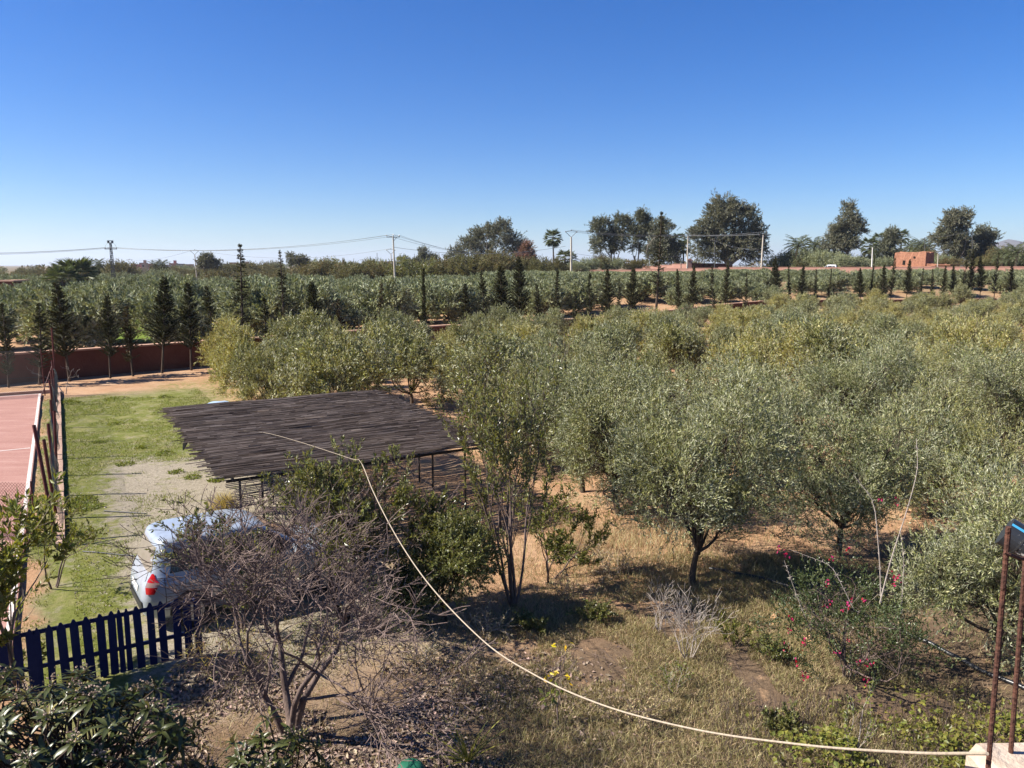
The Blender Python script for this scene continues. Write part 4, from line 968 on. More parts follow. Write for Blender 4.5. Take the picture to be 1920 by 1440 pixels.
# the ruined mud building on the right
Yb = 163; X0 = dpt(1681, 490, Yb)[0]; X1 = dpt(1748, 490, Yb)[0]; sb = Yb / F; zb = tz1((X0 + X1) / 2, Yb) - .3
ad = tag(empty('mud_building', ((X0 + X1) / 2, Yb, zb)), 'ruined orange mud-brick building with a dark right wall', 'building')
hb = dpt(1700, 472.5, Yb)[2] - zb; w = X1 - X0
rg = np.random.default_rng(61)
ad.location = (dpt(1736, 490, Yb)[0], Yb, zb); ad.rotation_euler.z = math.radians(-60)      # corner nearest the camera
def worn_block(x0, x1, y0, y1, h, name, amp=.10):
    """a mud block: four battered faces, uneven top"""
    mb = MB(); nx, ny = 14, 7; P = [(x, y0) for x in np.linspace(x0, x1, nx)] + [(x1, y) for y in np.linspace(y0, y1, ny)[1:]] + [(x, y1) for x in np.linspace(x1, x0, nx)[1:]] + [(x0, y) for y in np.linspace(y1, y0, ny)[1:-1]]
    P = np.array(P); m = len(P); c = P.mean(0); V = []
    for f, zz in ((1.0, 0), (.985, .35), (.972, .7), (.96, 1.0)):
        V.append(np.concatenate([c + (P - c) * f + rg.normal(0, .045, P.shape), (h * zz + (rg.normal(0, amp, m) if zz == 1.0 else 0 * P[:, 0]))[:, None]], 1))
    V = np.concatenate(V + [[[c[0], c[1], h - .1]]]); k = np.arange(m); Q = np.concatenate([np.stack([l * m + k, l * m + (k + 1) % m, (l + 1) * m + (k + 1) % m, (l + 1) * m + k], -1) for l in range(3)])
    mb.add(V, Q, np.stack([3 * m + k, 3 * m + (k + 1) % m, np.full(m, len(V) - 1)], -1)); return mb.build(name, MAT['adobe'], ad)
worn_block(-7.3, 0, 0, 3.0, hb, 'wall'); worn_block(-6.9, 2.4, -1.7, .15, hb * .40, 'low_wall', .06); worn_block(.05, 2.6, .2, 3.4, hb * .50, 'side_room', .06)
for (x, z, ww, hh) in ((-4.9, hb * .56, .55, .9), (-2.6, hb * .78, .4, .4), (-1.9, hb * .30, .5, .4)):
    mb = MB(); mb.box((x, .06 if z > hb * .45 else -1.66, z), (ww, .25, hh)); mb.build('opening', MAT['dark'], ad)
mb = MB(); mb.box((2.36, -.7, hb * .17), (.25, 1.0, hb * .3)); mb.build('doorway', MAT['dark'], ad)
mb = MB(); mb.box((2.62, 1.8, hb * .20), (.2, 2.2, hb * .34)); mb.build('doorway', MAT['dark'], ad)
mb = MB(); mb.box((3.6, 1.7, hb * .46), (3.4, 3.6, .18), None); mb.build('lean_to_roof', MAT['adobe'], ad)
for yy in (.3, 3.2): MB().segs([[5.0, yy, -.2]], [[5.0, yy, hb * .45]], .09, .08, 6).build('prop', MAT['bark'], ad)

# ------------------------------------------------------------------ far hills and haze
MAT['hill'] = plain('far hill', (.13, .10, .085), (.10, .085, .07), .002, .95, .1)
n = 40; px = np.linspace(1780, 2500, n); Ym = 5000.0
prof = 447 + 22 * np.exp(0) * np.abs((px - 1895) / 90) ** .9; prof = np.where(px > 1930, 452 - 10 * np.sin((px - 1930) / 60) - (px - 1930) * .02, prof)
V, Q = [], []
for i in range(n):
    top = dpt(px[i], min(prof[i], 500), Ym); z = max(top[2], 5)
    V += [(top[0], Ym - 800, -3), (top[0], Ym - 400, z * .45), (top[0], Ym, z), (top[0], Ym + 800, -3)]
for i in range(n - 1): Q += [[i * 4 + k, i * 4 + 4 + k, i * 4 + 5 + k, i * 4 + 1 + k] for k in range(3)]
tag(MB().add(V, Q).build('hills', MAT['hill'], None, True), 'faint blue hills on the right horizon', kind='structure')

# ------------------------------------------------------------------ the reed-roofed car shelter
g = N('weathered reed'); geo = g.n('NewGeometry'); r_ = geo.outputs['Random Per Island']; co = g.n('TexCoord')
f = g.noise(3, 5, .6, co.outputs['Object'])
c1 = g.ramp(r_, [(.0, (.065, .049, .038)), (.5, (.180, .136, .104)), (.85, (.27, .21, .162)), (1.0, (.42, .335, .255))])
MAT['reed'] = g.done(g.bsdf(g.mix(g.rng(f, .4, .75, 0, .4), c1, (.080, .060, .048)), .95, .05))
MAT['post_dark'] = plain('dark iron post', (.022, .020, .020), (.035, .028, .024), 9, .7, .3)
PA0, PA1, PB0, PB1, PZ = 16.5, 25.3, 2.75, 9.2, 2.08
sh = tag(empty('reed_shelter', (*ab(PA0, PB0), 0), ANG_B), 'car shelter with a flat roof of dark weathered reeds', 'shelter')
rg = np.random.default_rng(21); Wx, Wy = PB1 - PB0, PA1 - PA0
def roof_z(x, y): return PZ + .010 * np.sin(x * 1.55 + .4) + .022 * (vnoise(x * .5, y * .5, 4) - .5) * 2 - .010 * np.sin(y * 2.1) + .006 * y
A, B, R0 = [], [], []
for lay in range(2):
    y = -.05
    while y < Wy + .05:
        x = -.12 + rg.normal(0, .14)
        while x < Wx:
            L = rg.uniform(1.5, 3.6); x2 = min(x + L, Wx + .05 + rg.normal(0, .16)); n = 6; xs = np.linspace(x, x2, n)
            yy = y + rg.normal(0, .012) + np.linspace(0, rg.normal(0, .05), n)
            zz = roof_z(xs, yy) + (.028 if lay else 0) + rg.normal(0, .008) + rg.uniform(0, .03) * rg.uniform() ** 3
            P = np.stack([xs, yy, zz], -1); A.append(P[:-1]); B.append(P[1:]); R0.append(np.full(n - 1, rg.uniform(.007, .016)))
            x = x2 + rg.uniform(-.1, .05)
            if x2 >= Wx - .1: break
        y += rg.uniform(.014, .032) if lay else .026
A = np.concatenate(A); B = np.concatenate(B); R0 = np.concatenate(R0)
nl = 90; x_ = rg.uniform(.1, Wx - .9, nl); y_ = rg.uniform(0, Wy, nl); l_ = rg.uniform(.5, 1.7, nl); dy = rg.normal(0, .07, nl); x2_ = np.minimum(x_ + l_, Wx + .12)   # loose reeds on top
A = np.concatenate([A, np.stack([x_, y_, roof_z(x_, y_) + .055], -1)]); B = np.concatenate([B, np.stack([x2_, y_ + dy, roof_z(x2_, y_ + dy) + .06], -1)]); R0 = np.concatenate([R0, rg.uniform(.006, .013, nl)])
o = MB().segs(A, B, R0, R0, 5).build('reed_roof', MAT['reed'], sh); o['kind'] = 'stuff'
for x in (.12, Wx * .33, Wx * .66, Wx - .12):
    mb = MB(); ys = np.linspace(0, Wy, 9); mb.tube(np.stack([np.full(9, x), ys, roof_z(np.full(9, x), ys) - .075], -1), .032, 6); mb.build('rafter', MAT['post_dark'], sh)
for y in (.18, Wy * .5, Wy - .18):
    mb = MB(); xs = np.linspace(0, Wx, 9); mb.tube(np.stack([xs, np.full(9, y), roof_z(xs, np.full(9, y)) - .135], -1), .035, 6); mb.build('beam', MAT['post_dark'], sh)
Pn = ab(PA0 + .18, 0); post_x = []
for px in (437, 480, 538, 660, 715, 808, 870):
    q = on_line(px, Pn, DB); post_x.append((float(np.dot(q, DB)) - PB0, .18))
post_x += [(1.9, Wy - .18), (Wx * .5, Wy - .18), (Wx - .2, Wy - .18), (1.9, Wy * .5), (Wx - .2, Wy * .5)]
for (x, y) in post_x:
    mb = MB(); mb.tube(np.array([[x, y, -.1], [x + rg.normal(0, .02), y, 1.0], [x, y, roof_z(x, y) - .13]]), .026, 7); mb.build('post', MAT['post_dark'], sh)
A, B = [], []
for k in range(16):
    x0 = rg.uniform(-.05, .2); x1 = rg.uniform(.9, 1.9); z = PZ - .16 - k * .036
    if k > 9: x1 = rg.uniform(.5, 1.0)
    A.append((x0, .10 + rg.normal(0, .01), z)); B.append((x1, .10, z + rg.normal(0, .02)))
o = MB().segs(A, B, .011, .011, 5).build('reed_screen', MAT['reed'], sh); o['kind'] = 'stuff'
MAT['tarp'] = plain('black sheeting', (.004, .004, .004), (.007, .007, .007), 5, .9, .05)
y0 = 4.2
mb = MB(); mb.add([(-.20, y0, PZ - .02), (-.12, y0 + .8, PZ), (-.22, y0 + .95, PZ - .30), (-.30, y0 + .35, PZ - .34)], [[0, 1, 2, 3]]); mb.add([(-.18, y0, PZ - .02), (-.10, y0 + .8, PZ), (-.20, y0 + .95, PZ - .30), (-.28, y0 + .35, PZ - .34)], [[3, 2, 1, 0]])
mb.build('black_flap', MAT['tarp'], sh)
# pale sheet lying beyond the shelter
p = gpt(408, 757); rg = np.random.default_rng(5); n = 8
xs, ys = np.meshgrid(np.linspace(-.45, .45, n), np.linspace(-.35, .35, n)); Z = .03 + .11 * vnoise(xs * 4 + 3, ys * 4, 9) * (1 - np.abs(xs * 2) ** 3)
V = np.stack([xs + p[0], ys + p[1], Z + tz1(*p[:2])], -1).reshape(-1, 3); i, j = np.meshgrid(np.arange(n - 1), np.arange(n - 1), indexing='ij')
Q = np.stack([i * n + j, i * n + j + 1, (i + 1) * n + j + 1, (i + 1) * n + j], -1).reshape(-1, 4)
tag(MB().add(V, Q).build('plastic_sheet', plain('pale blue plastic', (.34, .44, .60), (.28, .38, .54), 6, .45, .4), None, True), 'crumpled pale blue plastic sheet on the ground beyond the reed roof', 'sheet')

# ------------------------------------------------------------------ cars
g = N('dusty silver paint'); geo = g.n('NewGeometry'); f = g.noise(6, 6, .65, geo.outputs['Position'])
MAT['silver'] = g.done(g.bsdf(g.mix(g.rng(f, .35, .75), (.36, .41, .475), (.30, .33, .365)), .34, .5, None, .25, Coat_Weight=.35))
MAT['carwhite'] = plain('white car paint', (.78, .78, .78), (.72, .72, .72), 4, .35, .5)
MAT['glass_car'] = plain('dark car glass', (.012, .014, .017), (.018, .02, .023), 2, .08, .6)
MAT['glass_beige'] = plain('beige rear glass', (.25, .225, .18), (.18, .16, .13), 5, .3, .5)  # beige base colour for the rear window
MAT['rubber'] = plain('tyre rubber', (.018, .018, .018), (.03, .028, .026), 8, .85, .2)
MAT['alloy'] = plain('wheel alloy', (.45, .45, .46), (.36, .36, .37), 4, .4, .5, 0, .6)
MAT['lampred'] = plain('red lamp glass', (.42, .010, .012), (.34, .008, .010), 3, .15, .6)
MAT['lampwhite'] = plain('smoky lamp glass', (.26, .17, .15), (.22, .14, .125), 3, .15, .6)
MAT['trim'] = plain('black trim', (.02, .02, .021), (.03, .03, .03), 6, .6, .3)
LV = np.array([(.22, -1.95, 1.95, .72), (.30, -2.05, 2.03, .80), (.45, -2.09, 2.08, .845), (.62, -2.09, 2.06, .86), (.80, -2.06, 2.00, .86), (.90, -2.03, 1.92, .85), (.955, -2.0, 1.78, .835), (.985, -1.99, 1.45, .825), (1.01, -1.98, 1.12, .815), (1.05, -1.96, .97, .80), (1.18, -1.91, .76, .77), (1.30, -1.89, .56, .75), (1.44, -1.84, .34, .715), (1.54, -1.80, .20, .70), (1.61, -1.77, .08, .68), (1.645, -1.71, -.02, .64), (1.665, -1.60, -.14, .56)])
def carv(z):
    return [np.interp(z, LV[:, 0], LV[:, k]) for k in (1, 2, 3)]
def cexp(z): return np.interp(z, [.2, .9, 1.05, 1.5, 1.67], [7, 8, 7, 6, 5])
def make_car(root, paint, rear_glass, sc=1.0):
    N_ = 72; th = np.linspace(0, 2 * math.pi, N_, endpoint=False); V = []
    zs = np.unique(np.concatenate([LV[:, 0], np.linspace(.25, 1.65, 20)]))
    for z in zs:
        xr, xf, hw = carv(z); e = cexp(z); c, s = np.cos(th), np.sin(th)
        V.append(np.stack([(xr + xf) / 2 + (xf - xr) / 2 * np.sign(c) * np.abs(c) ** (2 / e), hw * np.sign(s) * np.abs(s) ** (2 / e), np.full(N_, z)], -1))
    n = len(zs); V = np.concatenate(V); i, j = np.meshgrid(np.arange(n - 1), np.arange(N_), indexing='ij'); j2 = (j + 1) % N_
    Q = np.stack([i * N_ + j, i * N_ + j2, (i + 1) * N_ + j2, (i + 1) * N_ + j], -1).reshape(-1, 4)
    mb = MB(); mb.add(V, Q); cen = len(V); top = np.array([[(LV[-1, 1] + LV[-1, 2]) / 2, 0, 1.682]]); k = np.arange(N_)
    mb.V = [np.concatenate([V, top, [[0, 0, .22]]])]; mb.n = cen + 2
    mb.T.append(np.stack([(n - 1) * N_ + k, (n - 1) * N_ + (k + 1) % N_, np.full(N_, cen)], -1)); mb.T.append(np.stack([(k + 1) % N_, k, np.full(N_, cen + 1)], -1))
    mb.build('body', paint, root, True)
    def side_y(x, z):
        xr, xf, hw = carv(z); e = cexp(z); return hw * np.maximum(0, 1 - np.abs((x - (xr + xf) / 2) / ((xf - xr) / 2)) ** e) ** (1 / e)
    def end_x(y, z, s):
        xr, xf, hw = carv(z); e = cexp(z); q = (xf - xr) / 2 * np.maximum(0, 1 - np.abs(y / hw) ** e) ** (1 / e); return (xr + xf) / 2 + s * q
    def patch(fn, u0, u1, z0, z1, name, mat, par, nu=10, nz=6, taper=None, off=.007):
        V = []
        for a_ in np.linspace(0, 1, nz):
            z = z0 + (z1 - z0) * a_; d0, d1 = (taper(a_) if taper else (0, 0))
            for b_ in np.linspace(0, 1, nu): V.append(fn((u0 + d0) + (u1 + d1 - u0 - d0) * b_, z, off))
        i, j = np.meshgrid(np.arange(nz - 1), np.arange(nu - 1), indexing='ij'); Q = np.stack([i * nu + j, i * nu + j + 1, (i + 1) * nu + j + 1, (i + 1) * nu + j], -1).reshape(-1, 4)
        return MB().add(V, Q).build(name, mat, par, True)
    for s in (-1, 1):
        fs = lambda x, z, o, s=s: (x, s * (side_y(x, z) + o), z)
        patch(fs, -1.62, -.98, 1.08, 1.47, 'side_window', MAT['glass_car'], root, taper=lambda a: (.10 * a, 0))
        patch(fs, -.92, -.12, 1.06, 1.50, 'side_window', MAT['glass_car'], root)
        patch(fs, -.06, .74, 1.06, 1.49, 'side_window', MAT['glass_car'], root, taper=lambda a: (0, -.55 * a))
        for x in (-1.72, -.95, -.09, .82): patch(fs, x, x + .012, .42, 1.02, 'door_seam', MAT['trim'], root, 2, 6, off=.003)
        for x in (-.78, .12): MB().box((x, s * (side_y(x, .9) + .015), .93), (.17, .03, .035)).build('door_handle', paint, root)
        MB().box((.66, s * .90, 1.10), (.10, .20, .14)).build('wing_mirror', paint, root)
        patch(fs, -1.5, 1.5, .42, .50, 'side_moulding', MAT['trim'], root, 12, 2, off=.012)
        # lamp wrapping the rear corner, three lenses
        def corner(t, z, o, s=s):
            xr, xf, hw = carv(z); e = cexp(z); c, q = math.cos(t), math.sin(t)
            return ((xr + xf) / 2 + ((xf - xr) / 2 + o) * np.sign(c) * abs(c) ** (2 / e), s * (hw + o) * np.sign(q) * abs(q) ** (2 / e), z)
        lamp = patch(corner, 2.25, 2.78, .955, 1.10, 'taillight', MAT['lampred'], root, 12, 4, lambda a: (.0 + .25 * a, -.18 * a), .014)
        patch(corner, 2.25, 2.78, .88, .953, 'lens', MAT['lampwhite'], lamp, 12, 3, off=.014)
        patch(corner, 2.26, 2.77, .76, .878, 'lens', MAT['lampred'], lamp, 12, 3, lambda a: (.08 - .08 * a, -.1 + .1 * a), .014)
    fr = lambda y, z, o: (end_x(y, z, -1) - o, y, z); ff = lambda y, z, o: (end_x(y, z, 1) + o, y, z)
    patch(fr, .62, -.62, 1.10, 1.53, 'rear_window', rear_glass, root, 12, 6, lambda a: (-.08 * a, .08 * a), .006)
    patch(ff, -.70, .70, 1.08, 1.55, 'windscreen', MAT['glass_car'], root, 12, 6, lambda a: (.09 * a, -.09 * a), .006)
    patch(fr, .60, -.60, .40, .60, 'rear_bumper', MAT['trim'], root, 12, 3, off=.02); patch(ff, -.62, .62, .40, .58, 'front_bumper', MAT['trim'], root, 12, 3, off=.02)
    patch(fr, .26, -.26, .68, .79, 'number_plate', MAT['carwhite'], root, 4, 2, off=.016)
    for s in (-1, 1):
        patch(ff, s * .45 - .15, s * .45 + .15, .74, .88, 'headlight', MAT['lampwhite'], root, 5, 3, off=.01)
        for x in (-1.28, 1.28):
            w_ = empty('wheel', (x, s * .76, .33)); w_.parent = root
            mb = MB(); mb.tube(np.array([[0, -.11, 0], [0, -.09, 0], [0, .09, 0], [0, .11, 0]]), np.array([.30, .33, .33, .30]), 24); mb.build('tyre', MAT['rubber'], w_, True)
            mb = MB(); mb.tube(np.array([[0, -.115, 0], [0, .115, 0]]), np.array([.19, .19]), 18)
            for q in range(5): mb.box((.10 * math.cos(q * 1.257), s * .12, .10 * math.sin(q * 1.257)), (.05, .02, .05))
            mb.build('rim', MAT['alloy'], w_)
            th2 = np.linspace(0, math.pi, 13); A = np.stack([x + .40 * np.cos(th2), np.full(13, s * .862), .33 + .40 * np.sin(th2)], -1); Bq = np.stack([x + .33 * np.cos(th2), np.full(13, s * .866), .33 + .33 * np.sin(th2)], -1)
            MB().add(np.concatenate([A, Bq]), [[k, k + 1, k + 14, k + 13] for k in range(12)]).build('wheel_arch', MAT['trim'], root)
CAR_ANG = math.radians(35); hd = np.array([math.cos(CAR_ANG), math.sin(CAR_ANG)]); lf = np.array([-hd[1], hd[0]])
cpos = np.array([-6.42, 12.72]) + hd * 2.05 + lf * .84
car = tag(empty('parked_car', (cpos[0], cpos[1], tz1(*cpos)), CAR_ANG), 'dusty silver hatchback parked behind the twigs beside the reed roof', 'car')
make_car(car, MAT['silver'], MAT['glass_beige'])
p = dpt(1552, 500, 168.0); zr = tz1(p[0], 168) + .08
p[2] = dpt(1552, 496.5, 168.0)[2] - 1.72
van = tag(empty('white_car', (p[0], 168.0, p[2]), math.pi - .52), 'white car with a roof rack passing behind the pink wall', 'car')
make_car(van, MAT['carwhite'], MAT['glass_car'])
mb = MB()
for s in (-1, 1): mb.box((-.75, s * .45, 1.75), (1.6, .05, .05))
for x in (-1.4, -.75, -.1): mb.box((x, 0, 1.75), (.05, .95, .04))
for x in (-1.4, -.1):
    for s in (-1, 1): mb.box((x, s * .45, 1.68), (.05, .05, .14))
mb.build('roof_rack', MAT['carwhite'], van)

# ------------------------------------------------------------------ blue picket fence
MAT['blue'] = plain('dark blue paint', (.006, .013, .060), (.010, .018, .075), 14, .75, .15, .2)
pf = tag(empty('picket_fence', (0, 0, 0)), 'dark blue wooden picket fence in front of the car', 'fence')
rg = np.random.default_rng(12)
pick = [(-52, 1204, .11), (-24, 1198, .11), (2, 1191, .11), (17, 1184, .08), (40, 1173, .10), (69, 1168, .125), (94, 1162, .12), (120, 1157, .125), (146, 1152, .12), (167, 1147, .115), (184, 1144, .08), (198, 1142, .08), (222, 1137, .115), (246, 1131, .11), (269, 1128, .115), (296, 1122, .12), (318, 1122, .12), (338, 1116, .11)]
FP, FQ = gpt(40, 1173, 1.15), gpt(296, 1122, 1.15); FD = nrm((FQ - FP)[:2]); fang = math.atan2(FD[1], FD[0])
for (px, py, w_) in pick:
    q = on_line(px, FP[:2], FD); zt = min(1.26, max(1.06, dpt(px, py, q[1])[2]))
    q = q + np.array([0, 0]); lean = rg.normal(0, .012)
    V = np.array([(-w_ / 2, 0, .03), (w_ / 2, 0, .03), (w_ / 2, 0, zt - .10), (w_ * .12, 0, zt), (-w_ * .12, 0, zt), (-w_ / 2, 0, zt - .10)])
    V[:, 0] += V[:, 2] * lean; V = np.concatenate([V, V + (0, .022, 0)]) @ rotz(fang).T + (q[0], q[1], 0)
    mb = MB(); mb.add(V, [[0, 1, 2, 5], [2, 3, 4, 5], [7, 6, 11, 8], [8, 11, 10, 9]] + [[k, k + 6, (k + 1) % 6 + 6, (k + 1) % 6] for k in range(6)]); mb.build('picket', MAT['blue'], pf)
e0 = on_line(-60, FP[:2], FD); e1 = on_line(345, FP[:2], FD); nn = np.array([-FD[1], FD[0]])
for z in (.42, .98):
    m = (e0 + e1) / 2 + nn * .045; mb = MB(); mb.box((m[0], m[1], z), (np.linalg.norm(e1 - e0), .035, .06), rotz(fang)); mb.build('rail', MAT['blue'], pf)
for px in (-24, 146, 318):
    q = on_line(px, FP[:2], FD) + nn * .088; mb = MB(); mb.box((q[0], q[1], .48), (.05, .05, 1.0), rotz(fang)); mb.build('post', MAT['blue'], pf)

# ------------------------------------------------------------------ garden trees and shrubs in front
def plant(name, base, parts, label, cat, rz=0.0, sc=1.0, group=None):
    o = thing(name, (base[0], base[1], tz1(base[0], base[1])), label, cat, group, rz, parts); o.scale = (sc, sc, sc)
    for c_ in o.children:
        if c_.name.startswith('branches'): c_['kind'] = 'stuff'
    return o
plant('bare_tree', gpt(545, 1375), bare_tree(601, 4, 1.30, .042, 5, MAT['twig'], .52, .0038, nseg=4, wander=.15, upb=.03, kids=(3, 5), ang=(.45, 1.0), ratio=(.55, .78), rr=.60), 'leafless spreading tree with reddish twigs in front of the car', 'tree', 0, 1.24).scale = (1.55, 1.4, 1.22)
plant('bare_tree', gpt(700, 1185), bare_tree(602, 4, 1.12, .042, 5, MAT['twig'], .62, .0038, nseg=4, wander=.16, upb=.05, kids=(2, 4), ang=(.35, .8), ratio=(.62, .80), rr=.60), 'leafless twiggy tree right of the car, crossed by the white rope', 'tree')
plant('citrus_shrub', gpt(645, 1160), bare_tree(603, 4, 1.42, .045, 4, MAT['bark_dark'], .42, .004, MAT['green'], (4, .09, .040, 3), .55, nseg=4, wander=.14, upb=.10, kids=(3, 5), ang=(.3, .75), ratio=(.55, .75), rr=.55), 'glossy-leaved shrub rising in front of the reed roof, under the rope', 'shrub')
plant('leafy_shrub', gpt(455, 1180), bare_tree(604, 3, .95, .03, 4, MAT['twig'], .75, .003, MAT['green'], (4, .085, .036, 4), .5, nseg=4, wander=.16, upb=.08, kids=(3, 4), ang=(.35, .9), ratio=(.6, .8), rr=.55), 'sparse leafy shrub spreading across the silver car', 'shrub')
plant('tall_shrub', gpt(962, 1132), bare_tree(605, 8, 2.15, .034, 3, MAT['twig'], .36, .0038, MAT['green'], (4, .10, .038, 2), .55, nseg=5, wander=.10, upb=.16, kids=(3, 5), ang=(.25, .65), ratio=(.5, .72), rr=.52), 'tall many-stemmed shrub with yellow-green leaves and pale upright shoots', 'shrub')
plant('leafy_shrub', gpt(1030, 1085), bare_tree(606, 3, 1.0, .028, 3, MAT['twig'], .65, .003, MAT['yellowgreen'], (4, .09, .034, 2), .55, nseg=4, wander=.15, upb=.08, kids=(4, 5), ang=(.3, .8), ratio=(.55, .75), rr=.55), 'leafy side shrub at the right foot of the tall many-stemmed one', 'shrub')
rg = np.random.default_rng(14); tr, cr = make_lobed(607, olive_lobes(rg, .95, .05, 2.25, 7), 3600, 12, .24, .050, .028, MAT['green'], MAT['bark_dark'], .25, .03, up=.5, limbs=14, shell=.7)
plant('dense_bush', gpt(842, 1160), [('trunk', tr), ('crown', cr)], 'dense small-leaved bush left of the tall many-stemmed shrub', 'bush')
rg = np.random.default_rng(15); tr, cr = make_lobed(608, olive_lobes(rg, .75, .02, 1.3, 6), 2000, 12, .24, .042, .022, MAT['darkgreen'], MAT['bark_dark'], .2, .02, up=.4, limbs=14, shell=.7)
plant('dense_bush', gpt(760, 1165), [('trunk', tr), ('crown', cr)], 'low dark bush between the leafless trees and the dense bush', 'bush')
plant('leafy_tree', gpt(14, 1300), bare_tree(609, 3, 1.25, .040, 3, MAT['twig_mid'], .30, .0035, MAT['yellowgreen'], (4, .125, .045, 2), .6, nseg=5, wander=.12, upb=.12, kids=(4, 5), ang=(.3, .8), ratio=(.55, .78), rr=.55), 'young leafy tree at the left edge behind the blue fence end', 'tree', 0, 1.15)
plant('leafy_shrub', gpt(100, 1100), bare_tree(610, 3, .9, .026, 3, MAT['twig'], .6, .003, MAT['yellowgreen'], (3, .09, .036, 2), .6, nseg=4, wander=.16, upb=.08, kids=(2, 4), ang=(.3, .85), ratio=(.6, .8), rr=.55), 'thin shrub beside the foot of the leaning red post', 'shrub')
plant('yellowing_sprig', gpt(50, 1290), bare_tree(611, 2, .45, .012, 2, MAT['twig'], .4, .003, MAT['yellowgreen'], (4, .09, .04, 1), .9, nseg=4, wander=.15, upb=.1, kids=(2, 3), ang=(.3, .8), ratio=(.5, .7), rr=.6), 'small sprig with yellowing leaves against the blue pickets', 'plant')
plant('dead_branch', gpt(122, 738), bare_tree(612, 2, 1.0, .03, 3, MAT['twig_pale'], .35, .006, nseg=4, wander=.25, upb=.03, kids=(1, 3), ang=(.4, 1.0), ratio=(.5, .75), rr=.6), 'bleached dead sapling by the far fence corner', 'tree')
plant('dry_shrub', gpt(1290, 1236), bare_tree(613, 7, .55, .012, 3, MAT['twig_pale'], .55, .0030, nseg=4, wander=.18, upb=.05, kids=(2, 4), ang=(.3, .8), ratio=(.55, .8), rr=.6), 'pale leafless shrub left of the bougainvillea', 'shrub')
plant('dry_shrub', gpt(1235, 1180), bare_tree(614, 6, .42, .010, 3, MAT['twig_pale'], .5, .0028, nseg=4, wander=.18, upb=.05, kids=(2, 3), ang=(.3, .8), ratio=(.55, .8), rr=.6), 'small pale twiggy shrub at the foot of the thin-trunked olive', 'shrub')
plant('dry_shrub', gpt(1385, 650), bare_tree(615, 6, .8, .03, 3, MAT['twig_pale'], .4, .010, nseg=4, wander=.16, upb=.06, kids=(2, 4), ang=(.3, .8), ratio=(.55, .8), rr=.6), 'grey leafless bush in a gap of the grove', 'shrub')
plant('dry_shrub', gpt(430, 1275), bare_tree(616, 9, .5, .010, 3, MAT['twig'], .7, .003, MAT['straw'], (2, .12, .012, 2), .18, nseg=4, wander=.22, upb=.02, kids=(2, 4), ang=(.4, 1.0), ratio=(.55, .8), rr=.6), 'tangled rust-brown dead shrub at the right end of the blue fence', 'shrub')
plant('weed_shrub', gpt(1375, 1215), bare_tree(617, 5, .35, .007, 2, MAT['twig'], .5, .0028, MAT['yellowgreen'], (4, .05, .024, 1), .8, nseg=4, wander=.2, upb=.06, kids=(2, 4), ang=(.3, .8), ratio=(.5, .8), rr=.6), 'spindly green weed right of the pale leafless shrub', 'plant')
plant('weed_shrub', gpt(1260, 1300), bare_tree(618, 5, .32, .007, 2, MAT['twig_pale'], .6, .0028, MAT['yellowgreen'], (3, .045, .02, 1), .6, nseg=4, wander=.2, upb=.06, kids=(2, 4), ang=(.3, .8), ratio=(.5, .8), rr=.6), 'straggly weed in the dry grass above the rope', 'plant')
for i, (px, py, k, lab) in enumerate(((905, 1185, 0, 'tangle of dead stems at the left foot of the tall shrub'), (1060, 1120, 1, 'dead brush in the shade right of the tall shrub'), (1150, 1075, 0, 'dead brush beside the dry grass under the olive'), (600, 1230, 1, 'low dead brush under the leafless spreading tree'), (780, 1240, 0, 'fallen dead branches below the dense bush'), (1110, 1160, 2, 'green weed clump in the shade left of the pale shrub'), (1000, 1180, 2, 'green weed clump below the tall shrub'), (1440, 1240, 2, 'weed clump between the pale shrub and the bougainvillea'), (1120, 1035, 0, 'dry brush on the earth behind the dead grass patch'), (1045, 1045, 2, 'weed clump behind the tall many-stemmed shrub'), (1010, 990, 1, 'dead brush on the orange earth near the shelter corner'), (1190, 1350, 1, 'dead stalks in the dry grass beside the rope'), (1470, 1370, 2, 'weed clump in the dry grass left of the lime sapling'), (880, 1290, 1, 'dead stalks on the leaf litter above the rope'))):
    if k < 2: pts_ = bare_tree(640 + i, 9, .38, .009, 2, MAT['twig'] if k else MAT['twig_pale'], .9, .003, MAT['dry'], (2, .06, .02, 1), .5, nseg=4, wander=.25, upb=-.02, kids=(2, 4), ang=(.4, 1.0), ratio=(.5, .8), rr=.6)
    else: pts_ = bare_tree(640 + i, 8, .26, .006, 2, MAT['twig'], .8, .0028, MAT['green'], (5, .055, .026, 1), .9, nseg=4, wander=.2, upb=.03, kids=(2, 4), ang=(.4, .9), ratio=(.5, .8), rr=.6)
    plant('brush' if k < 2 else 'weed_clump', gpt(px, py), pts_, lab, 'brush' if k < 2 else 'weed')
# a half-dead sapling with a few yellow leaves
b = gpt(1042, 1360); parts = bare_tree(620, 1, .5, .022, 3, MAT['twig'], .1, .003, nseg=4, wander=.2, upb=.10, kids=(3, 4), ang=(.4, .9), ratio=(.55, .85), rr=.6)
sp = plant('sapling', b, parts, 'half-dead sapling with bare twigs and a few yellow leaves', 'sapling')
rg = np.random.default_rng(3)
for (dx, dz, mt, n, s) in ((.02, 1.30, 'yellow', 4, .09), (-.03, .78, 'yellow', 9, .10), (.12, .74, 'yellow', 6, .10), (-.12, .45, 'yellowgreen', 9, .12), (0, .52, 'yellowgreen', 7, .12)):
    mb = MB(); P = np.array([dx, 0, dz]) + rg.normal(0, .05, (n, 3)); mb.leaves(P, nrm(rg.normal(size=(n, 3)) + [0, -.3, -.1]), s, s * .5, rg); mb.build('leaf_cluster', MAT[mt], sp)['kind'] = 'stuff'
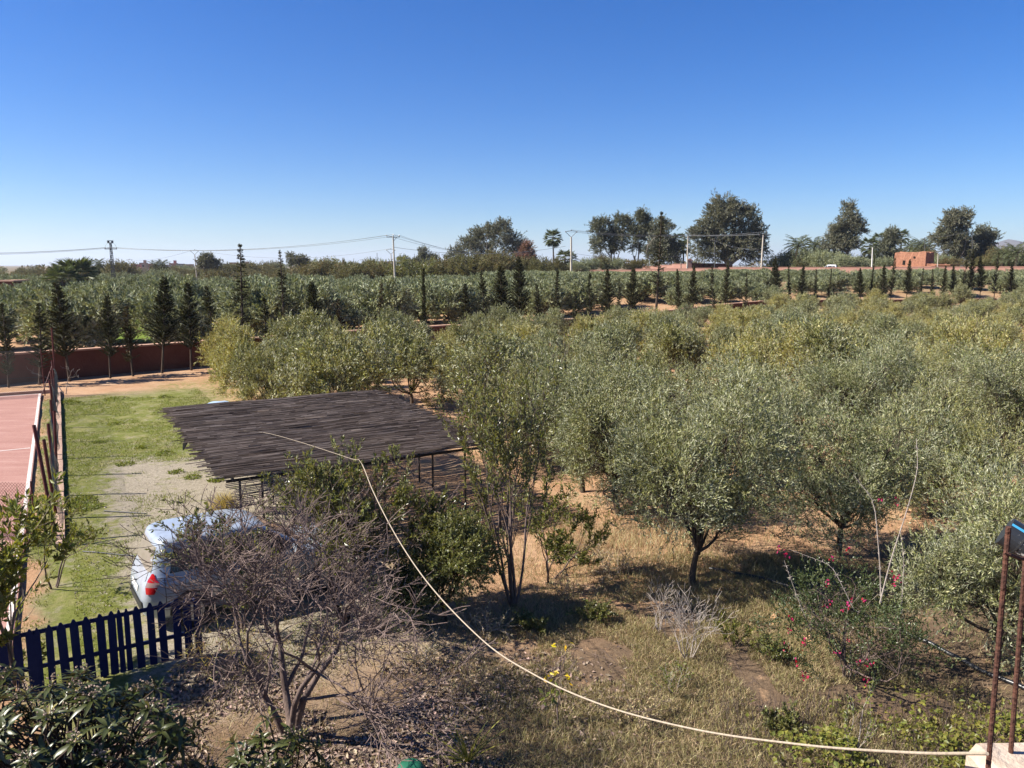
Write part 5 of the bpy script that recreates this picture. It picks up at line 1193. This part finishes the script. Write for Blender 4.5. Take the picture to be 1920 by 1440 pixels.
b = gpt(1600, 1420); parts = bare_tree(621, 2, .55, .014, 2, MAT['twig_pale'], .2, .003, MAT['yellowgreen'], (2, .055, .03, 1), .6, nseg=5, wander=.12, upb=.12, kids=(2, 3), ang=(.3, .7), ratio=(.5, .8), rr=.6)
plant('sapling', b, parts, 'thin pale-stemmed sapling with lime leaves below the bougainvillea', 'sapling')
# bougainvillea
rg = np.random.default_rng(16); tr, cr = make_lobed(625, olive_lobes(rg, 1.4, .02, 1.7, 8), 2200, 9, .24, .042, .026, MAT['darkgreen'], MAT['twig'], .3, .03, up=.5, limbs=20, shell=.75, gap=.35)
bg = plant('bougainvillea', gpt(1590, 1275), [('trunk', tr), ('crown', cr)], 'bougainvillea bush with magenta flowers and long bare canes', 'bush')
o2 = bare_tree(626, 5, .8, .012, 2, MAT['twig_mid'], .5, .0035, nseg=5, wander=.10, upb=.02, kids=(2, 3), ang=(.3, .7), ratio=(.55, .85), rr=.6)
for pn, me in o2: link('cane', me, bg)['kind'] = 'stuff'
B0 = np.array(bg.location)
def cane(pts, r=.011):
    P = np.array(pts); t = np.linspace(0, 1, 14); s = np.linspace(0, 1, len(P)); C = np.stack([np.interp(t, s, P[:, k]) for k in range(3)], -1); C[1:-1] = (C[:-2] + C[1:-1] * 2 + C[2:]) / 4
    mb = MB(); mb.tube(C - B0, np.linspace(r, r * .35, 14), 5); rr = np.random.default_rng(int(abs(P[0][0]) * 100)); m = 46; k = rr.integers(1, 13, m); d = nrm(rr.normal(size=(m, 3)))
    mb.segs(C[k] - B0, C[k] - B0 + d * .05, .004, .001, 3); mb.build('cane', MAT['twig_pale'], bg)
cane([dpt(1650, 1130, 11.0), dpt(1670, 1050, 11.0), dpt(1700, 960, 11.0), dpt(1722, 880, 11.0), dpt(1718, 822, 11.1)]); cane([dpt(1652, 1130, 11.2), dpt(1650, 1060, 11.2), dpt(1640, 940, 11.4), dpt(1600, 890, 11.5)]); cane([dpt(1520, 1180, 11.2), dpt(1495, 1120, 11.2), dpt(1470, 1050, 11.3)], .007); cane([dpt(1600, 1140, 11.2), dpt(1560, 1060, 11.4), dpt(1480, 1030, 11.6)], .007); cane([dpt(1690, 1150, 11.2), dpt(1695, 1050, 11.3), dpt(1688, 990, 11.3)], .006)
for (px, py, s) in ((1678, 1090, 1.1), (1680, 1080, .9), (1550, 1095, .6), (1555, 1128, .5), (1545, 1135, .5), (1580, 1145, .5), (1482, 1180, .7), (1506, 1200, .7), (1508, 1210, .8), (1472, 1212, .6), (1568, 1222, .7), (1495, 1243, .7), (1505, 1269, .9), (1512, 1268, .8), (1610, 1240, .6), (1628, 1244, .8), (1622, 1272, .8), (1628, 1276, .7), (1590, 1135, .6), (1595, 1125, .5), (1486, 1158, .6), (1588, 1200, .6), (1475, 1040, .7), (1590, 1030, .9), (1458, 1028, .6), (1682, 940, .6), (1650, 935, .5), (1620, 1128, .5), (1560, 1048, .6)):
    rr = np.random.default_rng(px + py); n = max(4, int(9 * s)); P = dpt(px, py, 10.45 + rr.uniform(-.1, .3)) - B0 + rr.normal(0, .030 * s, (n, 3)) * (1, 1, 1.4); mb = MB(); mb.leaves(P, nrm(rr.normal(size=(n, 3))), .045, .034, rr); mb.build('flower', MAT['pink'], bg)['kind'] = 'stuff'
# sword-leaved plant: each blade a part
yb = gpt(878, 1430); yu = tag(empty('yucca', (yb[0], yb[1], tz1(yb[0], yb[1]))), 'spiky yellow-green sword-leaved plant on the leaf litter', 'plant'); rg = np.random.default_rng(19)
for k in range(24):
    az = rg.uniform(0, 6.28); el = rg.uniform(.35, 1.4); L = rg.uniform(.42, .75); n = 7; s = np.linspace(0, 1, n); e = el - s * s * .5
    st = np.stack([np.cos(az) * np.cos(e), np.sin(az) * np.cos(e), np.sin(e)], -1) * L / (n - 1); C = np.concatenate([[[0, 0, .05]], .05 * np.array([[0, 0, 1]]) + np.cumsum(st, 0)[:-1]])
    sd = np.array([-math.sin(az), math.cos(az), 0]); w_ = .022 * np.sqrt(np.clip(1.05 - s, 0, 1)) * (.6 + .4 * s); up_ = np.cross(nrm(np.gradient(C, axis=0)), sd)
    V = np.stack([C + sd * w_[:, None] - up_ * w_[:, None] * .3, C, C - sd * w_[:, None] - up_ * w_[:, None] * .3], 1).reshape(-1, 3)
    Q = [[i * 3 + k2, i * 3 + k2 + 1, i * 3 + k2 + 4, i * 3 + k2 + 3] for i in range(n - 1) for k2 in (0, 1)]
    MB().add(V, Q).build('leaf', MAT['yucca'], yu, True)
# big-leaved bushes: rosettes of leathery leaves, each leaf a part
def leaf_piece(seed, L=.22, w=.062, droop=.35):
    n = 8; s = np.linspace(0, 1, n); hw = w * np.sin(np.clip(s * .93 + .05, 0, 1) * math.pi) ** .8 * .5; z = -droop * L * s ** 2; x = L * (s - .12 * s ** 2)
    ripple = .006 * np.sin(np.arange(n) * 2.2 + seed)
    V = np.stack([np.stack([x, hw, z + hw * .35 + ripple], -1), np.stack([x, 0 * x, z], -1), np.stack([x, -hw, z + hw * .35 - ripple], -1)], 1).reshape(-1, 3)
    Q = [[i * 3 + k + 1, i * 3 + k + 4, i * 3 + k + 3, i * 3 + k] for i in range(n - 1) for k in (0, 1)]; return V, np.array(Q)
LQ = [leaf_piece(k, .22 + .02 * k, .060 + .006 * (k % 2), (.25, .45, .65, .35)[k]) for k in range(4)]
LQM = [mesh_np('leaf', V, [Q], MAT['loquat'], True) for V, Q in LQ]; LQY = mesh_np('leaf', LQ[0][0], [LQ[0][1]], MAT['loquat_young'], True)
def big_leaf_bush(c, rx, ry, top, nros, nobj, seed, label):
    rg = np.random.default_rng(seed); root = tag(empty('big_leaf_bush', (c[0], c[1], 0)), label, 'bush'); rest = MB(); stems = MB(); items = []
    for k in range(nros):
        while True:
            d = nrm(rg.normal(size=3)); d[2] = abs(d[2])
            if d[2] > .12: break
        q = np.array([d[0] * rx, d[1] * ry, .25 + d[2] ** .8 * (top - .25)]) * (rg.uniform(.80, 1.03) if k < nros * .7 else rg.uniform(.5, .8)); ax = nrm(d * np.array([1, 1, .9]) + [0, 0, .75] + rg.normal(0, .2, 3))
        C = curve((rg.normal(0, .08), rg.normal(0, .08), -.05), q, rg, .1, 5); stems.tube(C, np.linspace(.022, .009, 5), 5, False); u, w = perp_frame(ax[None]); u, w = u[0], w[0]
        nl = int(rg.integers(9, 14))
        for i in range(nl):
            ph = i * 2.4 + rg.uniform(-.2, .2); f = i / nl; an = .45 + 1.05 * (1 - f) + rg.normal(0, .1); dr = nrm(ax * math.cos(an) + (u * math.cos(ph) + w * math.sin(ph)) * math.sin(an)); z_ = nrm(ax - dr * np.dot(ax, dr)); y_ = np.cross(z_, dr)
            items.append((q + ax * .05 * f, np.stack([dr, y_, z_], -1), rg.uniform(.7, 1.1) * (1 - .3 * f), int(rg.integers(0, 4)), i == nl - 1 and rg.uniform() < .6))
        if rg.uniform() < .35:
            m = 26; P = q + ax * .12 + rg.normal(0, .045, (m, 3)); mb = MB(); mb.segs(P, P + nrm(rg.normal(size=(m, 3))) * .016, .010, .008, 5); mb.build('flower_cluster', MAT['litter'], root)['kind'] = 'stuff'
    vis = sorted(items, key=lambda t: -(t[0][2] * 1.0 - t[0][1] * .5)); cp = np.array([0, 0, H]) - np.array([c[0], c[1], 0])
    for n_, (q, R, s, k, yng) in enumerate(vis):
        if n_ < nobj:
            o = link('leaf', LQY if yng else LQM[k], root); Mx = Matrix([[*(R[i] * s), q[i]] for i in range(3)] + [[0, 0, 0, 1]]); o.matrix_local = Mx
        else: rest.add((LQ[k][0] * s) @ R.T + q, LQ[k][1])
    stems.build('stem', MAT['bark_dark'], root)
    if rest.n: o = rest.build('leaf_mass', MAT['loquat'], root, True); o['kind'] = 'stuff'
    return root
big_leaf_bush((-5.15, 8.15), 1.65, 1.05, 1.68, 170, 300, 31, 'large dark leathery-leaved bush filling the bottom left corner')
big_leaf_bush((-6.9, 8.9), 1.1, .8, 1.5, 44, 260, 32, 'leathery-leaved bush at the left edge below the blue fence')
big_leaf_bush((-2.85, 8.25), .68, .55, 1.15, 36, 220, 33, 'small leathery-leaved bush right of the large bottom left one')

# ------------------------------------------------------------------ ground cover
def blades(mb, X, Y, h, w, rng, lean=.35, per=1):
    n = len(X); base = np.stack([X, Y, tz(X, Y) - .01], -1); d = nrm(np.stack([rng.normal(0, lean, n), rng.normal(0, lean, n), np.ones(n)], -1)); h = np.broadcast_to(h, n)
    sd = nrm(np.cross(d, rng.normal(size=(n, 3)))) * np.broadcast_to(w, n)[:, None] / 2; mid = base + d * (h * .55)[:, None]; tip = base + d * h[:, None] + np.stack([rng.normal(0, .3, n), rng.normal(0, .3, n), -.15 * np.ones(n)], -1) * h[:, None] * .6
    V = np.stack([base - sd, base + sd, mid + sd * .7, tip, mid - sd * .7], 1).reshape(-1, 3); k = np.arange(n)[:, None] * 5
    mb.add(V, np.concatenate([k, k + 1, k + 2, k + 4], 1), np.concatenate([k + 4, k + 2, k + 3], 1))
rg = np.random.default_rng(41)
# lawn strip between fence and shelter
n = 80000; a_ = rg.uniform(12, 43.5, n); b_ = rg.uniform(-1.05, 6.0, n)
P = a_[:, None] * DA + b_[:, None] * DB; dens = .55 * vnoise(P[:, 0] * 1.1, P[:, 1] * 1.1, 11) + .45 * vnoise(P[:, 0] * .35, P[:, 1] * .35, 12)
edge = .75 * (1 - sst(-.4, 1.6, b_)); thr = .60 - .29 * np.clip(edge + sst(24, 33, a_), 0, 1)
ok = (dens > thr) & ~((b_ > PB0 + .1) & (a_ > PA0) & (a_ < PA1)) & (np.abs(b_ + .42) > .2); P = P[ok]
mb = MB(); blades(mb, P[:, 0], P[:, 1], rg.uniform(.03, .11, len(P)), rg.uniform(.008, .02, len(P)), rg, .55); tag(mb.build('lawn_grass', MAT['lawn']), 'patchy green grass on the strip beside the court', kind='stuff')
# broad weeds
mb = MB()
for (px, py, r, m) in ((130, 755, .5, 260), (220, 748, .6, 300), (310, 745, .4, 200), (150, 940, .45, 380), (165, 950, .4, 300), (90, 985, .6, 420), (75, 940, .5, 300), (215, 795, .3, 140), (235, 870, .3, 140), (330, 885, .25, 160), (310, 850, .3, 150), (360, 895, .25, 150), (60, 1020, .5, 260), (185, 830, .25, 120), (265, 840, .25, 120), (405, 900, .25, 200)):
    c = gpt(px, py); ph = rg.uniform(0, 6.28, m); q = r * np.sqrt(rg.uniform(0, 1, m)); X = c[0] + np.cos(ph) * q; Y = c[1] + np.sin(ph) * q; z = tz(X, Y) + .22 * r * (1 - (q / r) ** 2) * rg.uniform(.3, 1, m)
    mb.leaves(np.stack([X, Y, z], -1), nrm(rg.normal(size=(m, 3)) + [0, 0, .6]), rg.uniform(.05, .11, m), rg.uniform(.025, .05, m), rg)
tag(mb.build('weeds', MAT['lawn']), 'broad-leaved green weeds along the kerb and lawn', kind='stuff')
# pebbles on the strip
n = 7000; a_ = rg.uniform(12, 32, n); b_ = rg.uniform(-.2, 6, n); P = a_[:, None] * DA + b_[:, None] * DB; s = rg.uniform(.008, .022, n) * (1 + .8 * (rg.uniform(size=n) > .97))
o8 = np.array([[1, 0, 0], [0, 1, 0], [-1, 0, 0], [0, -1, 0], [0, 0, .7], [0, 0, -.5]]); V = np.stack([P[:, 0], P[:, 1], tz(P[:, 0], P[:, 1]) + .004], -1)[:, None] + (o8[None] * rg.uniform(.6, 1.3, (n, 6, 1))) * s[:, None, None]
T = np.array([[0, 1, 4], [1, 2, 4], [2, 3, 4], [3, 0, 4]]); T = (np.arange(n)[:, None, None] * 6 + T).reshape(-1, 3)
g = N('pebble'); geo = g.n('NewGeometry'); c = g.ramp(geo.outputs['Random Per Island'], [(0, (.20, .165, .125)), (.6, (.30, .255, .195)), (1, (.42, .37, .30))])
tag(MB().add(V.reshape(-1, 3), None, T).build('pebbles', g.done(g.bsdf(c, .9, .2))), 'small pebbles on the gravel strip', kind='stuff')
# dead and half-dead grass of the garden
n = 380000; X = rg.uniform(-5, 10.5, n); Y = rg.uniform(7.6, 16.5, n)
q = .5 * vnoise(X * 1.3, Y * 1.3, 21) + .3 * vnoise(X * .5, Y * .5, 22) + .2 * vnoise(X * 5, Y * 5, 23); aa = X * DA[0] + Y * DA[1]
w_ = sst(-1.8, 1.0, X) * (1 - .75 * sst(10.8, 13.0, aa)) * (1 - .85 * sst(6.0, 7.5, X)); w_ = np.maximum(w_, .12)
ok = (rg.uniform(size=n) < w_) & (q > .40) & inview(0, 10) & (np.abs(X) < .72 * Y); X, Y, q = X[ok], Y[ok], q[ok]
tall = rg.uniform(.03, .17, len(X)) * (.55 + q); half = rg.uniform(size=len(X)) < .5
print('GRASS', len(X)); mb = MB(); blades(mb, X[half], Y[half], tall[half], .008, rg, .6); tag(mb.build('dry_grass', MAT['dry']), 'straw-coloured dead grass in the garden', kind='stuff')
mb = MB(); blades(mb, X[~half], Y[~half], tall[~half] * 1.0, .008, rg, .55); tag(mb.build('green_grass', MAT['dryolive']), 'half-dry olive-green grass in the garden', kind='stuff')
# bare seed stalks under the olives
n = 9000; X = rg.uniform(1.0, 16, n); Y = rg.uniform(13, 30, n); q = vnoise(X * .7, Y * .7, 31); ok = (q > .56) & (np.abs(X) < .7 * Y); X, Y = X[ok], Y[ok]
mb = MB(); blades(mb, X, Y, rg.uniform(.08, .35, len(X)), .011, rg, .35); tag(mb.build('orchard_weeds', MAT['dryolive']), 'thin dry weeds between the front olive trees', kind='stuff')
c = gpt(1180, 1020); n = 4200; X = c[0] + rg.normal(0, 1.5, n); Y = c[1] + rg.normal(0, 1.1, n); mb = MB(); blades(mb, X, Y, rg.uniform(.12, .5, n), .010, rg, .35); tag(mb.build('dry_grass', MAT['dry']), 'tall dead grass left of the thin-trunked olive', kind='stuff')
# fallen leaves
n = 42000; X = rg.uniform(-5.5, 3.0, n); Y = rg.uniform(7.4, 13, n); q = .6 * vnoise(X * .8, Y * .8, 33) + .4 * vnoise(X * 3, Y * 3, 34)
w_ = (1 - sst(-1.0, 2.2, X)) * (1 - sst(10.5, 12.8, Y)); ok = (rg.uniform(size=n) < w_ * 1.1) & (q > .33); X, Y = X[ok], Y[ok]; n = len(X)
mb = MB(); d = rg.normal(size=(n, 3)) * (1, 1, .35); mb.leaves(np.stack([X, Y, tz(X, Y) + rg.uniform(0, .035, n)], -1), nrm(d), rg.uniform(.05, .115, n), rg.uniform(.03, .06, n), rg, .25, up=np.array([[0, 0, 1.]]))
tag(mb.build('leaf_litter', MAT['litter']), 'grey-brown fallen leaves under the leafless tree', kind='stuff')
n = 900; X = rg.uniform(-5, 4, n); Y = rg.uniform(7.8, 12.5, n); L = rg.uniform(.08, .5, n); an = rg.uniform(0, 6.28, n); p0 = np.stack([X, Y, tz(X, Y) + .02], -1); p1 = p0 + np.stack([np.cos(an) * L, np.sin(an) * L, rg.uniform(-.01, .10, n)], -1)
tag(MB().segs(p0, p1, .004, .002, 3).build('fallen_twigs', MAT['twig']), 'fallen twigs scattered on the leaf litter', kind='stuff')
# lush broad-leaved creeper, bottom right
n = 11000; X = rg.uniform(2.6, 7.4, n); Y = rg.uniform(7.3, 10.9, n); q = .6 * vnoise(X * 1.2, Y * 1.2, 51) + .4 * vnoise(X * 3, Y * 3, 52)
w_ = sst(3.0, 4.3, X) * (1 - sst(9.2, 10.9, Y)); ok = (rg.uniform(size=n) < w_) & (q > .36); X, Y, q = X[ok], Y[ok], q[ok]; n = len(X); z = tz(X, Y) + (q - .33) * 1.3 * rg.uniform(.35, 1, n)
mb = MB(); mb.leaves(np.stack([X, Y, z], -1), nrm(rg.normal(size=(n, 3)) * (1, 1, .5)), rg.uniform(.045, .095, n), rg.uniform(.035, .07, n), rg, .2, up=np.array([[-.3, 0, 1.]]), pos=.38)
tag(mb.build('creeper', MAT['yellowgreen']), 'lush lime-green creeper covering the bottom right corner', kind='stuff')
n = 1300; X = rg.uniform(2.8, 7.2, n); Y = rg.uniform(7.5, 10.6, n); p0 = np.stack([X, Y, tz(X, Y)], -1); tag(MB().segs(p0, p0 + np.stack([rg.normal(0, .1, n), rg.normal(0, .1, n), rg.uniform(.1, .5, n)], -1), .004, .002, 3).build('creeper_stems', MAT['twig']), 'thin stems of the creeper', kind='stuff')
# straw tuft by the shelter post
c = gpt(422, 968); n = 900; mb = MB(); X = c[0] + rg.normal(0, .12, n); Y = c[1] + rg.normal(0, .12, n); blades(mb, X, Y, rg.uniform(.4, .85, n), .012, rg, .22)
tag(mb.build('straw_tuft', MAT['straw']), 'tall pale straw tuft by the left shelter post', 'grass tuft')
# clods of dug earth near the hose
n = 2600; X = rg.uniform(2.2, 16, n); Y = rg.uniform(12.5, 27, n); q = vnoise(X * .9, Y * .9, 61); ok = (q > .5) & (X < .7 * Y); X, Y = X[ok], Y[ok]; n = len(X); s = rg.uniform(.02, .07, n) * (1 + (rg.uniform(size=n) > .95))
V = np.stack([X, Y, tz(X, Y) + .01], -1)[:, None] + (o8[None] * rg.uniform(.55, 1.3, (n, 6, 1))) * s[:, None, None]; T = np.array([[0, 1, 4], [1, 2, 4], [2, 3, 4], [3, 0, 4]]); T = (np.arange(n)[:, None, None] * 6 + T).reshape(-1, 3)
g = N('clod'); geo = g.n('NewGeometry'); cc = g.ramp(geo.outputs['Random Per Island'], [(0, (.24, .13, .07)), (.6, (.38, .22, .125)), (1, (.48, .30, .18))])
tag(MB().add(V.reshape(-1, 3), None, T).build('soil_clods', g.done(g.bsdf(cc, .95, .1))), 'orange clods of dug earth between the front olives', kind='stuff')

# ------------------------------------------------------------------ hose, rope, pillar with rebars, pipe
MAT['hose'] = plain('black hose', (.016, .017, .020), (.028, .029, .032), 12, .35, .5)
hp = np.array([gpt(1330, 1070), gpt(1362, 1078), gpt(1440, 1095), gpt(1520, 1116), gpt(1610, 1150), gpt(1700, 1190), gpt(1745, 1208), gpt(1792, 1230), gpt(1850, 1262), gpt(1940, 1300)]); t = np.linspace(0, len(hp) - 1, 40)
C = np.stack([np.interp(t, np.arange(len(hp)), hp[:, k]) for k in range(3)], -1); C[:, 2] = tz(C[:, 0], C[:, 1]) + .045
tag(MB().tube(C, .035, 10).build('irrigation_hose', MAT['hose'], None, True), 'thick black irrigation hose lying along the olive row', 'hose')
# two thin dark tubes modelled as fence-post shadows on the lawn strip
for (x0, y0, x1, y1, lab) in ((195, 958, 276, 963, 'thin dark strip modelled as a post shadow on the gravel above the car'), (155, 1034, 252, 1041, 'thin dark strip modelled as a post shadow on the gravel left of the car')):
    p0, p1 = gpt(x0, y0), gpt(x1, y1); tt = np.linspace(0, 1, 8)[:, None]; C = p0 + (p1 - p0) * tt; C[:, 2] = tz(C[:, 0], C[:, 1]) + .02; tag(MB().tube(C, .014, 6).build('post_shadow_strip', MAT['hose'], None, True), lab, 'hose')
Yp = 1.30; A0 = dpt(1851, 1413, Yp)
ctrl = [A0, dpt(1700, 1411, 1.62), dpt(1500, 1396, 2.15), dpt(1300, 1367, 2.75), dpt(1130, 1322, 3.35), dpt(1000, 1264, 4.0), dpt(900, 1196, 4.9), dpt(800, 1090, 6.5), dpt(740, 1000, 8.4), dpt(700, 922, 10.4), dpt(676, 866, 12.2), dpt(655, 859, 12.9), dpt(560, 828, 15.6), None, None]
e = gpt(500, 812, PZ + .11); ctrl[13] = e; ctrl[14] = gpt(458, 808, PZ + .10); ctrl = np.array(ctrl)
def catmull(P, m=10):
    Q = np.concatenate([[2 * P[0] - P[1]], P, [2 * P[-1] - P[-2]]]); out = []
    for i in range(1, len(Q) - 2):
        t = np.linspace(0, 1, m, endpoint=False)[:, None]; a, b, c, d = Q[i - 1:i + 3]; out.append(.5 * (2 * b + (c - a) * t + (2 * a - 5 * b + 4 * c - d) * t ** 2 + (3 * b - a - 3 * c + d) * t ** 3))
    return np.concatenate(out + [P[-1:]])
C = catmull(ctrl)
MAT['rope'] = plain('off-white cord', (.40, .335, .25), (.27, .22, .165), 60, .8, .2, .3)
dist = np.linalg.norm(C - np.array([0, 0, H]), axis=1)
tag(MB().tube(C, np.where(dist > 12.6, .0042, np.minimum(.0026 + .0004 * dist, .0068)), 7).build('rope', MAT['rope'], None, True), 'white slack rope from the rebars to the reed roof', 'rope')
MAT['rust'] = plain('rusted steel', (.115, .050, .032), (.055, .028, .022), 60, .9, .2, .5)
MAT['rawconcrete'] = plain('rough stained concrete', (.50, .42, .34), (.34, .24, .17), 14, .95, .15, .9)
pc = dpt(1912, 1432, 1.38); pr = tag(empty('concrete_pillar', (pc[0], pc[1], 0)), 'rough concrete pillar stub with two rusty rebars, bottom right corner', 'pillar')
rg = np.random.default_rng(6); n = 10; zt = pc[2]
xs, ys = np.meshgrid(np.linspace(-.062, .10, n), np.linspace(-.07, .07, n)); hz = zt + .012 * (vnoise(xs * 22, ys * 22, 3) - .5) - .9 * np.maximum(0, np.abs((xs - .02) / .081) - .72) ** 2 * .35 - .05 * np.maximum(0, -xs - .05)
V = np.stack([xs, ys, hz], -1).reshape(-1, 3); i, j = np.meshgrid(np.arange(n - 1), np.arange(n - 1), indexing='ij'); Q = np.stack([i * n + j, i * n + j + 1, (i + 1) * n + j + 1, (i + 1) * n + j], -1).reshape(-1, 4)
mb = MB(); mb.add(V, Q); ring = np.concatenate([np.arange(n), np.arange(1, n) * n + n - 1, (n - 1) * n + np.arange(n - 2, -1, -1), np.arange(n - 2, 0, -1) * n]); m = len(ring); top = V[ring]; bot = top.copy(); bot[:, 2] = -.3; k = np.arange(m)
mb.add(np.concatenate([top, bot]), np.stack([(k + 1) % m, k, k + m, (k + 1) % m + m], -1)); mb.build('shaft', MAT['rawconcrete'], pr)
def rebar(P, Q_, r, name):
    P = np.array(P) - np.array(pr.location); Q_ = np.array(Q_) - np.array(pr.location); L = np.linalg.norm(Q_ - P); n = int(L / .004); t = np.linspace(0, 1, n)[:, None]; rad = r * (1 + .09 * (np.arange(n) % 3 == 0))
    MB().tube(P + (Q_ - P) * t, rad, 8).build(name, MAT['rust'], pr)
rebar(dpt(1852, 1448, 1.34), dpt(1891, 988, 1.30), .0045, 'rebar'); rebar(dpt(1894, 1425, 1.42), dpt(1926, 1010, 1.38), .0045, 'rebar')
a0 = dpt(1882, 1036, 1.305) - np.array(pr.location); a1 = dpt(1935, 1050, 1.36) - np.array(pr.location); MB().tube(np.array([a0 + (-.004, -.008, .004), a0 + (.004, -.009, 0), (a0 + a1) / 2 + (0, -.004, -.002), a1]), .0035, 6).build('tie_wire', MAT['rust'], pr)
# black pipe with a blue stripe resting on the tie
g = N('scuffed black pipe'); co = g.n('TexCoord'); f = g.noise(38, 4, .7, co.outputs['Object']); c_ = g.mix(g.rng(f, .60, .66), (.022, .024, .028), (.55, .53, .50)); MAT['pipe'] = g.done(g.bsdf(c_, .4, .4))
q0 = dpt(1884, 995, 1.42); q1 = dpt(2010, 1072, 1.36); ax = nrm(q1 - q0); u, w = perp_frame(ax[None]); u, w = u[0], w[0]
pp = tag(MB().tube(np.array([q0, q0 + (q1 - q0) * .33, q0 + (q1 - q0) * .66, q1]), .029, 24).build('black_pipe', MAT['pipe'], None, False), 'scuffed black plastic pipe with a blue stripe at the right edge', 'pipe')
view = nrm(np.array([0, 0, H]) - q0); best = nrm(view - ax * np.dot(view, ax)); up_ = nrm(np.cross(ax, best)); sdv = nrm(best * .75 + (up_ if up_[2] > 0 else -up_) * .55)
cr_ = np.cross(ax, sdv); V = []
for t_ in (0.0, 1.0):
    for s_ in (-.09, .09): V.append(q0 + (q1 - q0) * t_ + nrm(sdv + cr_ * s_) * .0296)
MB().add(V, [[0, 1, 3, 2]]).build('blue_stripe', plain('blue stripe', (.05, .32, .55), (.05, .28, .5), 3, .5), pp)
MB().tube(np.array([q0 + ax * .028, q0 + ax * .031]), .0302, 24).build('band', MAT['trim'], pp); MB().tube(np.array([q0 + ax * .062, q0 + ax * .065]), .0302, 24).build('band', MAT['trim'], pp)
# upturned green basin at the bottom edge
p = gpt(770, 1452); th = np.linspace(0, math.pi / 2, 7); Vb = []
for a_ in th:
    k = np.arange(18) * 2 * math.pi / 18; Vb.append(np.stack([p[0] + .20 * np.cos(a_) ** .6 * np.cos(k), p[1] + .20 * np.cos(a_) ** .6 * np.sin(k), np.full(18, .02 + .17 * np.sin(a_) + tz1(p[0], p[1]))], -1))
k = np.arange(18); Q = np.concatenate([np.stack([i * 18 + k, i * 18 + (k + 1) % 18, (i + 1) * 18 + (k + 1) % 18, (i + 1) * 18 + k], -1) for i in range(6)])
bs = tag(empty('green_basin', (0, 0, 0)), 'upturned dark green plastic basin at the bottom edge', 'basin')
MB().add(np.concatenate(Vb), Q).build('bowl', plain('green plastic', (.015, .10, .055), (.02, .12, .07), 8, .5), bs, True)
MB().tube(np.stack([p[0] + .205 * np.cos(np.linspace(0, 6.283, 19)), p[1] + .205 * np.sin(np.linspace(0, 6.283, 19)), np.full(19, .02 + tz1(p[0], p[1]))], -1), .012, 6, False).build('rim', MAT['hose'], bs)

# ------------------------------------------------------------------ haze round the whole scene
HAZE = 0.5 / 5000
g = N('haze'); v = g.n('VolumePrincipled', {'Color': (.80, .88, 1.0, 1), 'Density': HAZE, 'Anisotropy': .2}); g.t.links.new(v.outputs[0], g.out.inputs['Volume'])
hz_ = MB(); hz_.box((0, 0, 105), (33000, 33000, 215)); tag(hz_.build('haze', g.m), 'thin pale haze over the plain', kind='stuff')
tris = 0
for me in bpy.data.meshes: tris += sum(1 for _ in ()) + (len(me.loops) - 2 * len(me.polygons))
print('TRIS', tris, 'objects', len(bpy.data.objects))
